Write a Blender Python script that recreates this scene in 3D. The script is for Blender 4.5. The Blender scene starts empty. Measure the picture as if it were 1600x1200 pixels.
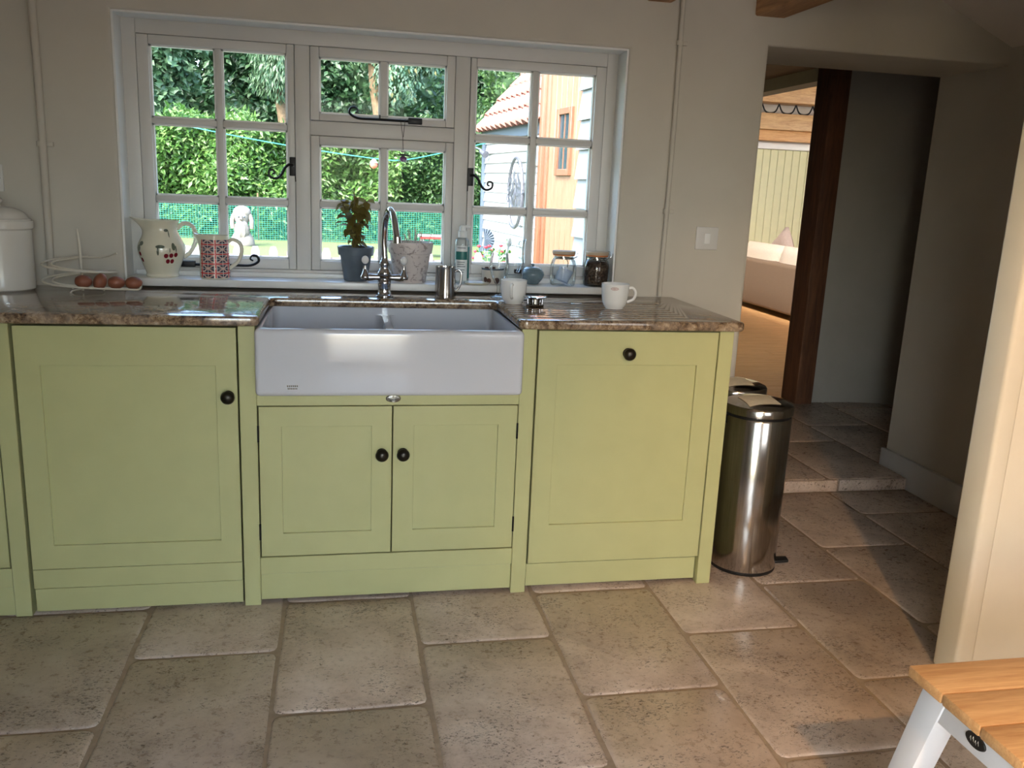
import bpy, bmesh, math, random
from mathutils import Vector, Matrix
random.seed(7)
S = bpy.context.scene
COL = S.collection
PI = math.pi

# ------------------------------------------------------------------ camera
cam = bpy.data.cameras.new('camera'); camo = bpy.data.objects.new('camera', cam); COL.objects.link(camo)
RT = Vector((0.98085477, -0.18998437, 0.04277685)); UP = Vector((0.00126539, 0.22587374, 0.97415576)); FW = Vector((0.19473653, 0.9554512, -0.22178974))
CAMP = Vector((-0.15132, -2.54887, 1.29181))
camo.matrix_world = Matrix(((RT.x, UP.x, -FW.x, CAMP.x), (RT.y, UP.y, -FW.y, CAMP.y), (RT.z, UP.z, -FW.z, CAMP.z), (0, 0, 0, 1)))
cam.sensor_width = 36.0; cam.sensor_fit = 'HORIZONTAL'; cam.lens = 1350.11 / 1600 * 36.0
cam.clip_start = 0.05; cam.clip_end = 200
S.camera = camo

# ------------------------------------------------------------------ sky, sun, daylight through the windows behind, exposure
world = bpy.data.worlds.new('world'); S.world = world; world.use_nodes = True
wn = world.node_tree.nodes; wl = world.node_tree.links
bg = wn['Background']
sky = wn.new('ShaderNodeTexSky'); sky.sky_type = 'NISHITA'; sky.sun_disc = False
sky.sun_elevation = math.radians(48); sky.sun_rotation = math.radians(220); sky.air_density = 1.0; sky.dust_density = 2.5; sky.ozone_density = 1.0
wl.new(sky.outputs[0], bg.inputs[0]); bg.inputs[1].default_value = 2.4
sun = bpy.data.lights.new('sun_offscreen', 'SUN'); suno = bpy.data.objects.new('sun_offscreen', sun); COL.objects.link(suno)
sun.energy = 7.5; sun.angle = math.radians(6); sun.color = (1.0, 0.95, 0.86)
suno.location = (-9.0, -16.0, 17.0)
suno.rotation_euler = (Vector((0.42, 0.74, -0.80))).to_track_quat('-Z', 'Y').to_euler()

def area(name, loc, target, sx, sy, energy, color, spread=180):
    l = bpy.data.lights.new(name, 'AREA'); l.shape = 'RECTANGLE'; l.size = sx; l.size_y = sy; l.energy = energy; l.color = color; l.spread = math.radians(spread)
    o = bpy.data.objects.new(name, l); COL.objects.link(o); o.location = loc
    o.rotation_euler = (Vector(target) - Vector(loc)).to_track_quat('-Z', 'Y').to_euler()
    return o
area('rear_window_offscreen', (1.55, -3.26, 1.40), (1.3, 0.6, 1.5), 1.0, 0.9, 6.6, (0.97, 0.98, 1.0), 130)
area('rear_glazed_door_offscreen', (-0.10, -3.26, 0.95), (0.15, 0.0, 0.15), 0.8, 1.4, 3.0, (0.80, 0.91, 1.0), 90)
area('living_room_window_offscreen', (7.84, 4.7, 1.55), (4.6, 6.4, 0.9), 2.2, 1.4, 112, (1.0, 0.99, 0.97))
S.view_settings.view_transform = 'Standard'; S.view_settings.look = 'None'
S.view_settings.exposure = 0.0; S.view_settings.gamma = 1.0; S.view_settings.use_curve_mapping = False

# ------------------------------------------------------------------ materials
def lin(r, g, b):
    f = lambda c: (c / 12.92 if c <= 0.04045 else ((c + 0.055) / 1.055) ** 2.4)
    return (f(r / 255), f(g / 255), f(b / 255), 1.0)
class NT:
    def __init__(s, name):
        s.m = bpy.data.materials.new(name); s.m.use_nodes = True
        s.t = s.m.node_tree; s.n = s.t.nodes; s.b = s.n['Principled BSDF']
    def node(s, kind, **kw):
        n = s.n.new('ShaderNode' + kind)
        for k, v in kw.items(): setattr(n, k, v)
        return n
    def link(s, a, b): s.t.links.new(a, b)
    def coord(s, kind='Object', scale=None, rnd=False):
        tc = s.node('TexCoord'); out = tc.outputs[kind]
        if rnd:
            oi = s.node('ObjectInfo'); mu = s.node('VectorMath', operation='SCALE'); mu.inputs[0].default_value = (37, 53, 11)
            s.link(oi.outputs['Random'], mu.inputs['Scale']); ad = s.node('VectorMath', operation='ADD')
            s.link(out, ad.inputs[0]); s.link(mu.outputs[0], ad.inputs[1]); out = ad.outputs[0]
        if scale:
            mp = s.node('Mapping'); mp.inputs['Scale'].default_value = scale; s.link(out, mp.inputs[0]); out = mp.outputs[0]
        return out
    def noise(s, vec, scale, detail=4, rough=0.55, dist=0.0):
        n = s.node('TexNoise'); n.inputs['Scale'].default_value = scale; n.inputs['Detail'].default_value = detail
        n.inputs['Roughness'].default_value = rough; n.inputs['Distortion'].default_value = dist
        if vec is not None: s.link(vec, n.inputs['Vector'])
        return n.outputs['Fac']
    def ramp(s, fac, stops):
        r = s.node('ValToRGB'); e = r.color_ramp.elements
        while len(e) < len(stops): e.new(0.5)
        for i, (p, c) in enumerate(stops):
            e[i].position = p; e[i].color = c
        s.link(fac, r.inputs[0]); return r.outputs[0]
    def mix(s, fac, a, b, blend='MIX'):
        m = s.node('MixRGB', blend_type=blend)
        for i, v in enumerate((fac, a, b)):
            if hasattr(v, 'is_linked') or hasattr(v, 'links'): s.link(v, m.inputs[i])
            else: m.inputs[i].default_value = v
        return m.outputs[0]
    def math(s, op, a, b=None, c=None):
        m = s.node('Math', operation=op)
        for i, v in enumerate((a, b, c)):
            if v is None: continue
            if hasattr(v, 'links'): s.link(v, m.inputs[i])
            else: m.inputs[i].default_value = v
        return m.outputs[0]
    def bump(s, h, strength=0.2, dist=0.01):
        b = s.node('Bump'); b.inputs['Strength'].default_value = strength; b.inputs['Distance'].default_value = dist
        s.link(h, b.inputs['Height']); s.link(b.outputs[0], s.b.inputs['Normal'])
    def color(s, c):
        if hasattr(c, 'links'): s.link(c, s.b.inputs['Base Color'])
        else: s.b.inputs['Base Color'].default_value = c
    def rough(s, r):
        if hasattr(r, 'links'): s.link(r, s.b.inputs['Roughness'])
        else: s.b.inputs['Roughness'].default_value = r
MATS = {}
def plain(name, rgb, rough=0.5, metal=0.0, var=0.06, nscale=18, bump=0.0, bdist=0.002, coat=0.0, spec=0.5):
    t = NT(name); c = lin(*rgb)
    v = t.noise(t.coord(), nscale, 3)
    d = tuple(x * (1 - var) for x in c[:3]) + (1,); u = tuple(min(1, x * (1 + var)) for x in c[:3]) + (1,)
    t.color(t.ramp(v, [(0.3, d), (0.7, u)])); t.rough(rough)
    t.b.inputs['Metallic'].default_value = metal; t.b.inputs['Coat Weight'].default_value = coat; t.b.inputs['Specular IOR Level'].default_value = spec
    if bump: t.bump(v, bump, bdist)
    MATS[name] = t.m; return t.m
def M(n): return MATS[n]
plain('wall_paint', (196, 190, 178), 0.85, var=0.03, nscale=5, bump=0.25, bdist=0.006)
plain('cream_wall', (228, 214, 190), 0.8, var=0.03, nscale=6, bump=0.2, bdist=0.004)
plain('ceiling_paint', (222, 214, 206), 0.9, var=0.02, nscale=5)
plain('green_paint', (182, 180, 128), 0.36, var=0.025, nscale=9, bump=0.03)
plain('white_gloss', (228, 228, 226), 0.3, var=0.01, nscale=8)
plain('white_trim', (206, 204, 200), 0.4, var=0.01, nscale=8)
plain('sink_ceramic', (202, 202, 206), 0.12, var=0.008, nscale=4, coat=0.3)
plain('cream_ceramic', (226, 220, 198), 0.15, var=0.02, nscale=12, coat=0.3)
plain('white_ceramic', (232, 230, 226), 0.12, var=0.01, coat=0.3)
plain('canister_ceramic', (216, 210, 200), 0.2, var=0.015, coat=0.3)
plain('iron', (22, 22, 24), 0.45, metal=0.4, var=0.1, nscale=60, bump=0.2)
plain('dark_knob', (52, 48, 42), 0.32, metal=0.8, var=0.12, nscale=40)
plain('chrome', (200, 202, 206), 0.08, metal=1.0, var=0.02)
plain('pewter', (120, 118, 112), 0.22, metal=1.0, var=0.04)
plain('cream_wire', (214, 206, 188), 0.4, var=0.03)
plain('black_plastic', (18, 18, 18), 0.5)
plain('egg_shell', (132, 78, 56), 0.5, var=0.12, nscale=30)
plain('berry_print', (128, 34, 44), 0.25, var=0.15, nscale=90)
plain('leaf_print', (92, 100, 84), 0.3, var=0.3, nscale=120)
plain('pot_blue', (92, 104, 116), 0.25, var=0.12, nscale=20, coat=0.2)
plain('soil', (48, 36, 26), 0.95, var=0.3, nscale=80, bump=0.8, bdist=0.01)
plain('stem', (110, 92, 52), 0.7, var=0.15)
plain('twig', (200, 192, 176), 0.8, var=0.15)
plain('red_print', (190, 52, 52), 0.3)
plain('blue_glaze', (96, 114, 122), 0.2, var=0.15, nscale=30, coat=0.3)
plain('wood_lid', (184, 164, 140), 0.55, var=0.15, nscale=14)
plain('rubber_seal', (196, 116, 60), 0.5)
plain('tea_leaves', (74, 58, 46), 0.9, var=0.6, nscale=120, bump=1.0, bdist=0.006)
plain('packet', (168, 182, 204), 0.4, var=0.08, nscale=20)
plain('teal_label', (34, 110, 104), 0.4)
plain('label_white', (220, 224, 224), 0.4)
plain('navy', (44, 66, 96), 0.4)
plain('badge', (150, 148, 140), 0.3, metal=0.9, var=0.2, nscale=150)
plain('sofa_linen', (112, 92, 74), 0.85, var=0.05, nscale=70, bump=0.2)
plain('cushion_linen', (222, 208, 190), 0.85, var=0.05, nscale=60, bump=0.3)
plain('cushion_grey', (176, 158, 146), 0.8, var=0.08, nscale=60)
plain('hall_wall', (176, 172, 164), 0.8, var=0.04, nscale=4)
plain('panel_paint', (208, 206, 166), 0.6, var=0.03, nscale=10)
plain('bench_white', (222, 222, 224), 0.35, var=0.015)
plain('lid_sticker', (226, 214, 188), 0.5, var=0.08, nscale=60)
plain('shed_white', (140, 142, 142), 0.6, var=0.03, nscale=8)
plain('slate_grey', (76, 88, 102), 0.5, var=0.08)
plain('terracotta', (132, 86, 76), 0.8, var=0.16, nscale=9, bump=0.3)
plain('net_teal', (12, 100, 86), 0.6, var=0.1)
plain('line_cyan', (40, 128, 122), 0.5)
plain('statue_stone', (112, 108, 100), 0.9, var=0.12, nscale=22, bump=0.5)
plain('picket_paint', (120, 110, 114), 0.7, var=0.05)
plain('path_stone', (206, 200, 196), 0.9, var=0.12, nscale=12)
plain('bark', (92, 76, 54), 0.9, var=0.3, nscale=14, bump=0.8, bdist=0.02)
plain('silver_leaf', (104, 106, 116), 0.35, metal=0.6, var=0.2, nscale=40)
plain('window_dark', (46, 60, 66), 0.08, var=0.1)
plain('window_sky', (150, 180, 205), 0.1, var=0.1)
plain('flower_red', (180, 34, 50), 0.6, var=0.2)
plain('reflection_pink', (206, 184, 178), 0.2)
plain('purple_bead', (150, 96, 150), 0.1, var=0.2, coat=0.5)
plain('paper_lamp', (206, 104, 84), 0.6, var=0.1)
plain('twig_mass', (48, 74, 45), 0.95, var=0.3, nscale=6)
plain('hall_brown', (62, 42, 30), 0.8, var=0.2, nscale=8)
plain('mid_grey_paint', (104, 98, 92), 0.8, var=0.05)

def wood(name, c1, c2, scale=(1, 12, 12), rough=0.45, ns=3.0, bump=0.1, rnd=True):
    t = NT(name); v = t.coord('Object', scale, rnd)
    n = t.noise(v, ns, 6, 0.6, 1.2); n2 = t.noise(v, ns * 6, 3, 0.5)
    f = t.math('ADD', t.math('MULTIPLY', n, 0.75), t.math('MULTIPLY', n2, 0.25))
    t.color(t.ramp(f, [(0.33, lin(*c1)), (0.66, lin(*c2))])); t.rough(rough); t.bump(f, bump, 0.003)
    MATS[name] = t.m; return t.m
wood('oak_bench', (186, 134, 82), (222, 176, 122), (1.2, 14, 14))
wood('oak_floor', (186, 140, 88), (226, 188, 136), (14, 1.2, 14))
wood('oak_door', (108, 80, 60), (132, 106, 84), (14, 14, 1.2))
wood('oak_post', (102, 66, 48), (124, 84, 62), (12, 12, 1.2))
wood('oak_beam', (168, 128, 88), (214, 178, 132), (1.2, 10, 10))
wood('dark_oak', (74, 48, 34), (116, 76, 50), (10, 10, 1.0), 0.6)
wood('beam_oak', (150, 108, 72), (196, 150, 104), (12, 1.2, 12), 0.7)

def glass_mat(name, tint=(1, 1, 1, 1), gl=1.0, edge=(1, 1, 1)):
    t = NT(name); n = t.n; n.remove(t.b)
    tr = t.node('BsdfTransparent'); tr.inputs[0].default_value = tint
    gs = t.node('BsdfGlossy'); gs.inputs['Roughness'].default_value = 0.02; gs.inputs[0].default_value = (1, 1, 1, 1)
    fr = t.node('LayerWeight'); fr.inputs['Blend'].default_value = 0.25
    mu = t.math('MULTIPLY_ADD', fr.outputs['Fresnel'], gl * 0.8, 0.02 * gl)
    lw = t.node('LayerWeight'); lw.inputs['Blend'].default_value = 0.35; t.link(t.mix(lw.outputs['Facing'], tint, tuple(edge) + (1,)), tr.inputs[0])
    mx = t.node('MixShader'); t.link(mu, mx.inputs[0]); t.link(tr.outputs[0], mx.inputs[1]); t.link(gs.outputs[0], mx.inputs[2])
    t.link(mx.outputs[0], n['Material Output'].inputs[0]); MATS[name] = t.m
glass_mat('pane_glass', (0.97, 0.985, 0.98, 1), 0.06, (0.9, 0.95, 0.93))
glass_mat('clear_glass', (0.97, 0.99, 0.99, 1), 0.9, (0.74, 0.82, 0.82))

def granite():
    t = NT('granite'); v = t.coord()
    a = t.noise(v, 26, 6, 0.65, 0.6); b = t.noise(v, 85, 4, 0.6, 0.3)
    vo = t.node('TexVoronoi'); vo.inputs['Scale'].default_value = 130; t.link(v, vo.inputs['Vector'])
    f = t.math('ADD', t.math('MULTIPLY', a, 0.55), t.math('MULTIPLY', b, 0.45))
    base = t.ramp(f, [(0.38, lin(48, 36, 28)), (0.47, lin(104, 82, 62)), (0.55, lin(150, 126, 98)), (0.66, lin(188, 172, 150))])
    sp = t.math('LESS_THAN', vo.outputs['Distance'], 0.22)
    vein = t.ramp(t.noise(v, 9, 4, 0.6, 1.5), [(0.45, (0, 0, 0, 1)), (0.62, (1, 1, 1, 1))])
    c = t.mix(t.math('MULTIPLY', sp, 0.7), base, lin(44, 32, 26)); c = t.mix(t.math('MULTIPLY', vein, 0.35), c, lin(188, 168, 148))
    t.color(c); t.rough(0.1); t.b.inputs['Coat Weight'].default_value = 0.3; t.b.inputs['Coat Roughness'].default_value = 0.05
    MATS['granite'] = t.m
granite()

def travertine(name, c0, c1, c2):
    t = NT(name); v = t.coord('Object', None, True)
    big = t.noise(v, 5.0, 5, 0.6, 0.8); fine = t.noise(v, 48, 5, 0.7)
    oi = t.node('ObjectInfo')
    f = t.math('ADD', t.math('MULTIPLY', big, 0.7), t.math('MULTIPLY', fine, 0.3))
    base = t.ramp(f, [(0.30, lin(*c0)), (0.5, lin(*c1)), (0.70, lin(*c2))])
    tint = t.mix(oi.outputs['Random'], lin(232, 224, 214), lin(255, 244, 232)); base = t.mix(1.0, base, tint, 'MULTIPLY')
    # pits
    mp = t.node('Mapping'); mp.inputs['Scale'].default_value = (1, 1.8, 1); t.link(v, mp.inputs[0])
    p1 = t.noise(mp.outputs[0], 95, 4, 0.7, 0.9); p2 = t.noise(v, 7, 3, 0.6)
    pit = t.math('SUBTRACT', p1, t.math('MULTIPLY', p2, -0.34))
    pm = t.ramp(pit, [(0.755, (0, 0, 0, 1)), (0.80, (1, 1, 1, 1))])
    t.color(t.mix(t.math('MULTIPLY', pm, 0.72), base, lin(74, 58, 46)))
    t.rough(t.ramp(fine, [(0.3, (0.22, 0.22, 0.22, 1)), (0.7, (0.42, 0.42, 0.42, 1))]))
    h = t.math('SUBTRACT', t.math('MULTIPLY', big, 0.5), pm); t.bump(h, 0.35, 0.004)
    MATS[name] = t.m
travertine('travertine', (166, 152, 142), (204, 190, 179), (226, 216, 208))
plain('grout', (166, 146, 124), 0.9, var=0.12, nscale=40, bump=0.4)
plain('lawn_green', (78, 92, 50), 0.95, var=0.25, nscale=30, bump=0.6, bdist=0.03)

def leafmat(name, stops, transl=0.35, rough=0.4):
    t = NT(name); g = t.node('NewGeometry')
    c = t.ramp(g.outputs['Random Per Island'], [(p, lin(*q)) for p, q in stops]); t.color(c); t.rough(rough)
    tr = t.node('BsdfTranslucent'); t.link(c, tr.inputs[0])
    mx = t.node('MixShader'); mx.inputs[0].default_value = transl
    t.link(t.b.outputs[0], mx.inputs[1]); t.link(tr.outputs[0], mx.inputs[2]); t.link(mx.outputs[0], t.n['Material Output'].inputs[0])
    MATS[name] = t.m
leafmat('laurel_leaf', [(0, (46, 79, 35)), (0.4, (70, 109, 46)), (0.75, (96, 130, 63)), (1, (126, 150, 103))])
leafmat('privet_leaf', [(0, (38, 66, 33)), (0.5, (60, 92, 47)), (1, (95, 120, 76))])
leafmat('birch_leaf', [(0, (55, 85, 65)), (0.5, (82, 115, 90)), (0.9, (115, 139, 114)), (1, (155, 147, 95))])
leafmat('shaded_leaf', [(0, (30, 56, 36)), (0.5, (50, 84, 52)), (1, (84, 114, 78))])  # shade of the background trees is put into this leaf colour
leafmat('maple_leaf', [(0, (49, 79, 52)), (0.6, (73, 104, 73)), (1, (107, 131, 100))])
leafmat('herb_leaf', [(0, (84, 72, 34)), (0.5, (112, 98, 44)), (1, (140, 120, 60))], 0.4, 0.5)

def steel(name='brushed_steel'):
    t = NT(name); v = t.coord('Object', (1, 1, 0.04))
    n = t.noise(v, 160, 3, 0.6); t.color(t.ramp(n, [(0.3, lin(176, 172, 166)), (0.7, lin(196, 192, 188))])); t.b.inputs['Metallic'].default_value = 1.0
    t.rough(0.16); MATS[name] = t.m
steel()

def union_jack():
    t = NT('flag_print'); uv = t.node('UVMap'); sx = t.node('SeparateXYZ'); t.link(uv.outputs[0], sx.inputs[0])
    def cell(o, k):
        f = t.math('FRACT', t.math('MULTIPLY', o, k)); return t.math('MULTIPLY_ADD', f, 2.0, -1.0)
    u = cell(t.math('ADD', sx.outputs[0], 0.07), 5.0); w = cell(sx.outputs[1], 4.0)
    au = t.math('ABSOLUTE', u); aw = t.math('ABSOLUTE', w)
    dg = t.math('ABSOLUTE', t.math('SUBTRACT', au, aw))
    lt = lambda a, k: t.math('LESS_THAN', a, k)
    mx = lambda a, b: t.math('MAXIMUM', a, b)
    c = t.mix(lt(dg, 0.16), lin(58, 54, 74), lin(226, 216, 206)); c = t.mix(lt(dg, 0.055), c, lin(196, 56, 56))
    c = t.mix(mx(lt(au, 0.21), lt(aw, 0.24)), c, lin(226, 216, 206)); c = t.mix(mx(lt(au, 0.13), lt(aw, 0.14)), c, lin(196, 50, 52))
    edge = t.math('GREATER_THAN', mx(au, aw), 0.96); c = t.mix(edge, c, lin(226, 216, 206))
    t.color(c); t.rough(0.2); MATS['flag_print'] = t.m
union_jack()
def floral():
    t = NT('floral_pot'); v = t.coord()
    n = t.noise(v, 34, 4, 0.7, 1.6); m = t.ramp(n, [(0.55, (0, 0, 0, 1)), (0.60, (1, 1, 1, 1))])
    t.color(t.mix(t.math('MULTIPLY', m, 0.7), lin(206, 196, 192), lin(120, 104, 104))); t.rough(0.5); MATS['floral_pot'] = t.m
floral()
def spotted():
    t = NT('spotted_pot'); v = t.coord(); vo = t.node('TexVoronoi'); vo.inputs['Scale'].default_value = 26; t.link(v, vo.inputs['Vector'])
    t.color(t.mix(t.math('LESS_THAN', vo.outputs['Distance'], 0.30), lin(206, 198, 188), lin(84, 52, 42))); t.rough(0.3); MATS['spotted_pot'] = t.m
spotted()

# ------------------------------------------------------------------ mesh helpers
class MB:
    def __init__(s): s.v = []; s.f = []; s.uv = {}
    def add(s, vs, fs):
        o = len(s.v); s.v += [tuple(p) for p in vs]; s.f += [tuple(i + o for i in f) for f in fs]; return s
    def box(s, x0, x1, y0, y1, z0, z1):
        return s.add([(x0, y0, z0), (x1, y0, z0), (x1, y1, z0), (x0, y1, z0), (x0, y0, z1), (x1, y0, z1), (x1, y1, z1), (x0, y1, z1)],
                     [(3, 2, 1, 0), (4, 5, 6, 7), (0, 1, 5, 4), (1, 2, 6, 5), (2, 3, 7, 6), (3, 0, 4, 7)])
    def lathe(s, prof, n=32, cx=0, cy=0, cap=True, wob=None):
        vs = []; fs = []; m = len(prof)
        for i in range(n):
            a = 2 * PI * i / n
            for j, (r, z) in enumerate(prof):
                rr = r; zz = z
                if wob: rr, zz = wob(a, r, z)
                vs.append((cx + rr * math.cos(a), cy + rr * math.sin(a), zz))
        for i in range(n):
            k = (i + 1) % n
            for j in range(m - 1): fs.append((i * m + j, k * m + j, k * m + j + 1, i * m + j + 1))
        if cap:
            if prof[0][0] > 1e-5: fs.append(tuple(i * m for i in reversed(range(n))))
            if prof[-1][0] > 1e-5: fs.append(tuple(i * m + m - 1 for i in range(n)))
        return s.add(vs, fs)
    def tube(s, pts, r, n=8, cap=True):
        pts = [Vector(p) for p in pts]; rs = r if isinstance(r, (list, tuple)) else [r] * len(pts)
        vs = []; fs = []; prev = None
        for i, p in enumerate(pts):
            d = (pts[min(i + 1, len(pts) - 1)] - pts[max(i - 1, 0)]).normalized()
            if prev is None:
                u = Vector((0, 0, 1)) if abs(d.z) < 0.9 else Vector((1, 0, 0))
                u = (u - d * u.dot(d)).normalized()
            else: u = (prev - d * prev.dot(d)).normalized()
            prev = u; w = d.cross(u)
            for k in range(n):
                a = 2 * PI * k / n; vs.append(p + (u * math.cos(a) + w * math.sin(a)) * rs[i])
        for i in range(len(pts) - 1):
            for k in range(n):
                q = (k + 1) % n; fs.append((i * n + k, i * n + q, (i + 1) * n + q, (i + 1) * n + k))
        if cap:
            fs.append(tuple(reversed(range(n)))); fs.append(tuple((len(pts) - 1) * n + k for k in range(n)))
        return s.add(vs, fs)
    def prism(s, poly, z0, z1):
        n = len(poly)
        return s.add([(x, y, z0) for x, y in poly] + [(x, y, z1) for x, y in poly],
                     [tuple(reversed(range(n))), tuple(range(n, 2 * n))] + [(i, (i + 1) % n, n + (i + 1) % n, n + i) for i in range(n)])
    def sphere(s, c, r, nu=16, nv=10, sc=(1, 1, 1)):
        vs = []; fs = []
        for j in range(nv + 1):
            t = PI * j / nv
            for i in range(nu):
                a = 2 * PI * i / nu
                vs.append((c[0] + r * sc[0] * math.sin(t) * math.cos(a), c[1] + r * sc[1] * math.sin(t) * math.sin(a), c[2] + r * sc[2] * math.cos(t)))
        for j in range(nv):
            for i in range(nu):
                k = (i + 1) % nu; fs.append((j * nu + i, (j + 1) * nu + i, (j + 1) * nu + k, j * nu + k))
        return s.add(vs, fs)
    def xform(s, mat):
        s.v = [tuple(mat @ Vector(p)) for p in s.v]; return s
    def build(s, name, mat, parent=None, bevel=0.0, seg=2, smooth=None, weld=False):
        me = bpy.data.meshes.new(name); me.from_pydata(s.v, [], s.f); me.update()
        bm = bmesh.new(); bm.from_mesh(me)
        if weld: bmesh.ops.remove_doubles(bm, verts=bm.verts, dist=1e-5)
        bmesh.ops.recalc_face_normals(bm, faces=bm.faces)
        if bevel:
            es = [e for e in bm.edges if len(e.link_faces) == 2 and e.calc_face_angle(0) > 0.6]
            bmesh.ops.bevel(bm, geom=es, offset=bevel, segments=seg, affect='EDGES', profile=0.5, clamp_overlap=True)
        bm.to_mesh(me); bm.free()
        me.materials.append(M(mat) if isinstance(mat, str) else mat)
        sm = smooth if smooth is not None else False
        if sm or bevel:
            me.polygons.foreach_set('use_smooth', [True] * len(me.polygons))
            me.set_sharp_from_angle(angle=math.radians(40))
        o = bpy.data.objects.new(name, me); COL.objects.link(o)
        if parent: o.parent = parent
        return o
def tag(o, label=None, cat=None, group=None, kind=None):
    if label: o['label'] = label
    if cat: o['category'] = cat
    if group: o['group'] = group
    if kind: o['kind'] = kind
    return o
def empty(name, label=None, cat=None, group=None, kind=None, loc=(0, 0, 0)):
    o = bpy.data.objects.new(name, None); COL.objects.link(o); o.location = loc; o.empty_display_size = 0.05
    return tag(o, label, cat, group, kind)
def bx(name, b, mat, parent=None, bevel=0.0, seg=2): return MB().box(*b).build(name, mat, parent, bevel, seg)
def boolean(o, cutters):
    dg0 = []
    for c in cutters:
        m = o.modifiers.new('b', 'BOOLEAN'); m.operation = 'DIFFERENCE'; m.solver = 'EXACT'; m.object = c
    bpy.context.view_layer.update()
    dg = bpy.context.evaluated_depsgraph_get()
    me = bpy.data.meshes.new_from_object(o.evaluated_get(dg)); o.modifiers.clear(); old = o.data; o.data = me
    bpy.data.meshes.remove(old)
    for c in cutters:
        d = c.data; bpy.data.objects.remove(c); bpy.data.meshes.remove(d)
    return o
def smooth(o, ang=40):
    me = o.data; me.polygons.foreach_set('use_smooth', [True] * len(me.polygons)); me.set_sharp_from_angle(angle=math.radians(ang)); return o
def bez(pts, n=24):
    # Catmull-Rom through points
    P = [Vector(p) for p in pts]; P = [P[0] * 2 - P[1]] + P + [P[-1] * 2 - P[-2]]; out = []
    segs = len(P) - 3
    for s in range(segs):
        a, b, c, d = P[s:s + 4]; k = max(2, n // segs)
        for i in range(k):
            t = i / k
            out.append(0.5 * ((2 * b) + (c - a) * t + (2 * a - 5 * b + 4 * c - d) * t * t + (3 * b - a - 3 * c + d) * t ** 3))
    out.append(P[-2]); return out
def prof_smooth(pts, n=40):
    return [(max(0.0, p.x), p.y) for p in bez([(r, z, 0) for r, z in pts], n)]

def arc_pts(cx, cy, r, a0, a1, n): return [(cx + r * math.cos(math.radians(a0 + (a1 - a0) * i / n)), cy + r * math.sin(math.radians(a0 + (a1 - a0) * i / n))) for i in range(1, n + 1)]
# ================================================================== SETTING
YW = 0.62
# --- window wall with the window and doorway openings
w = MB().box(-2.7, 2.70, YW, 1.03, -0.02, 2.6).build('wall_back', 'wall_paint')
c1 = MB().box(-0.878, 0.875, 0.5, 1.2, 0.895, 1.797).build('cut', 'wall_paint')
c2 = MB().box(1.415, 2.52, 0.5, 1.2, -0.2, 1.844).build('cut', 'wall_paint', )
boolean(w, [c1, c2])
bm = bmesh.new(); bm.from_mesh(w.data)
es = [e for e in bm.edges if len(e.link_faces) == 2 and e.calc_face_angle(0) > 0.6 and abs(e.verts[0].co.y - YW) < 1e-3 and abs(e.verts[1].co.y - YW) < 1e-3
      and max(abs(v.co.x) for v in e.verts) < 2.6 and min(v.co.z for v in e.verts) > -0.1 and max(v.co.z for v in e.verts) < 2.5]
bmesh.ops.bevel(bm, geom=es, offset=0.016, segments=4, affect='EDGES', profile=0.5); bm.to_mesh(w.data); bm.free(); smooth(w, 50)
tag(w, 'off-white plastered wall around the kitchen window and doorway', kind='structure')
tag(bx('wall_left', (-2.8, -2.6, -4.7, 0.7, -0.02, 2.6), 'wall_paint'), 'off-white plaster wall at the far end of the worktop', kind='structure')
tag(bx('wall_right', (2.44, 2.62, -0.72, 1.03, -0.02, 2.6), 'wall_paint'), 'off-white plaster wall above the white skirting beside the doorway', kind='structure')
# partition with bead
pt = MB(); pt.box(1.535, 4.2, -0.655, -0.575, -0.02, 2.6); ptn = pt.build('wall_partition', 'cream_wall', None, 0.008, 3)
tag(ptn, 'cream wall end standing behind the oak bench', kind='structure')
MB().box(1.527, 1.585, -0.663, -0.569, 0.0, 2.55).build('corner_bead', 'cream_wall', ptn, 0.012, 3)
tag(bx('wall_side', (4.0, 4.2, -4.7, -0.6, -0.02, 2.6), 'cream_wall'), 'cream wall at the side of the room', kind='structure')
# rear wall with a window and a glazed door
rw = MB(); rw.box(-2.7, -0.65, -3.45, -3.30, -0.02, 2.6); rw.box(0.45, 0.85, -3.45, -3.30, -0.02, 2.6); rw.box(2.05, 4.1, -3.45, -3.30, -0.02, 2.6)
rw.box(-0.65, 0.45, -3.45, -3.30, 2.0, 2.6); rw.box(0.85, 2.05, -3.45, -3.30, 1.9, 2.6); rw.box(0.85, 2.05, -3.45, -3.30, -0.02, 0.8)
tag(rw.build('wall_front', 'wall_paint'), 'off-white wall opposite the sink window', kind='structure')
wr = empty('window_2', 'white framed window opposite the sink', kind='structure')
m = MB(); m.box(0.85, 0.92, -3.42, -3.34, 0.8, 1.9); m.box(1.98, 2.05, -3.42, -3.34, 0.8, 1.9); m.box(0.92, 1.98, -3.42, -3.34, 0.8, 0.87); m.box(0.92, 1.98, -3.42, -3.34, 1.83, 1.9); m.box(1.42, 1.48, -3.42, -3.34, 0.87, 1.83)
m.build('frame', 'white_gloss', wr, 0.004)
MB().box(0.92, 1.98, -3.44, -3.425, 0.87, 1.83).build('added_sun_block', 'white_gloss', wr)  # unseen panel added to keep the sun from coming in here
dr = empty('door_1', 'white glazed garden door opposite the sink', kind='structure')
m = MB(); m.box(-0.65, -0.57, -3.42, -3.34, 0, 2.0); m.box(0.37, 0.45, -3.42, -3.34, 0, 2.0); m.box(-0.57, 0.37, -3.42, -3.34, 0, 0.18); m.box(-0.57, 0.37, -3.42, -3.34, 1.92, 2.0)
m.build('door_frame', 'white_gloss', dr, 0.004); MB().box(-0.57, 0.37, -3.40, -3.395, 0.18, 1.92).build('pane', 'pane_glass', dr)
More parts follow.
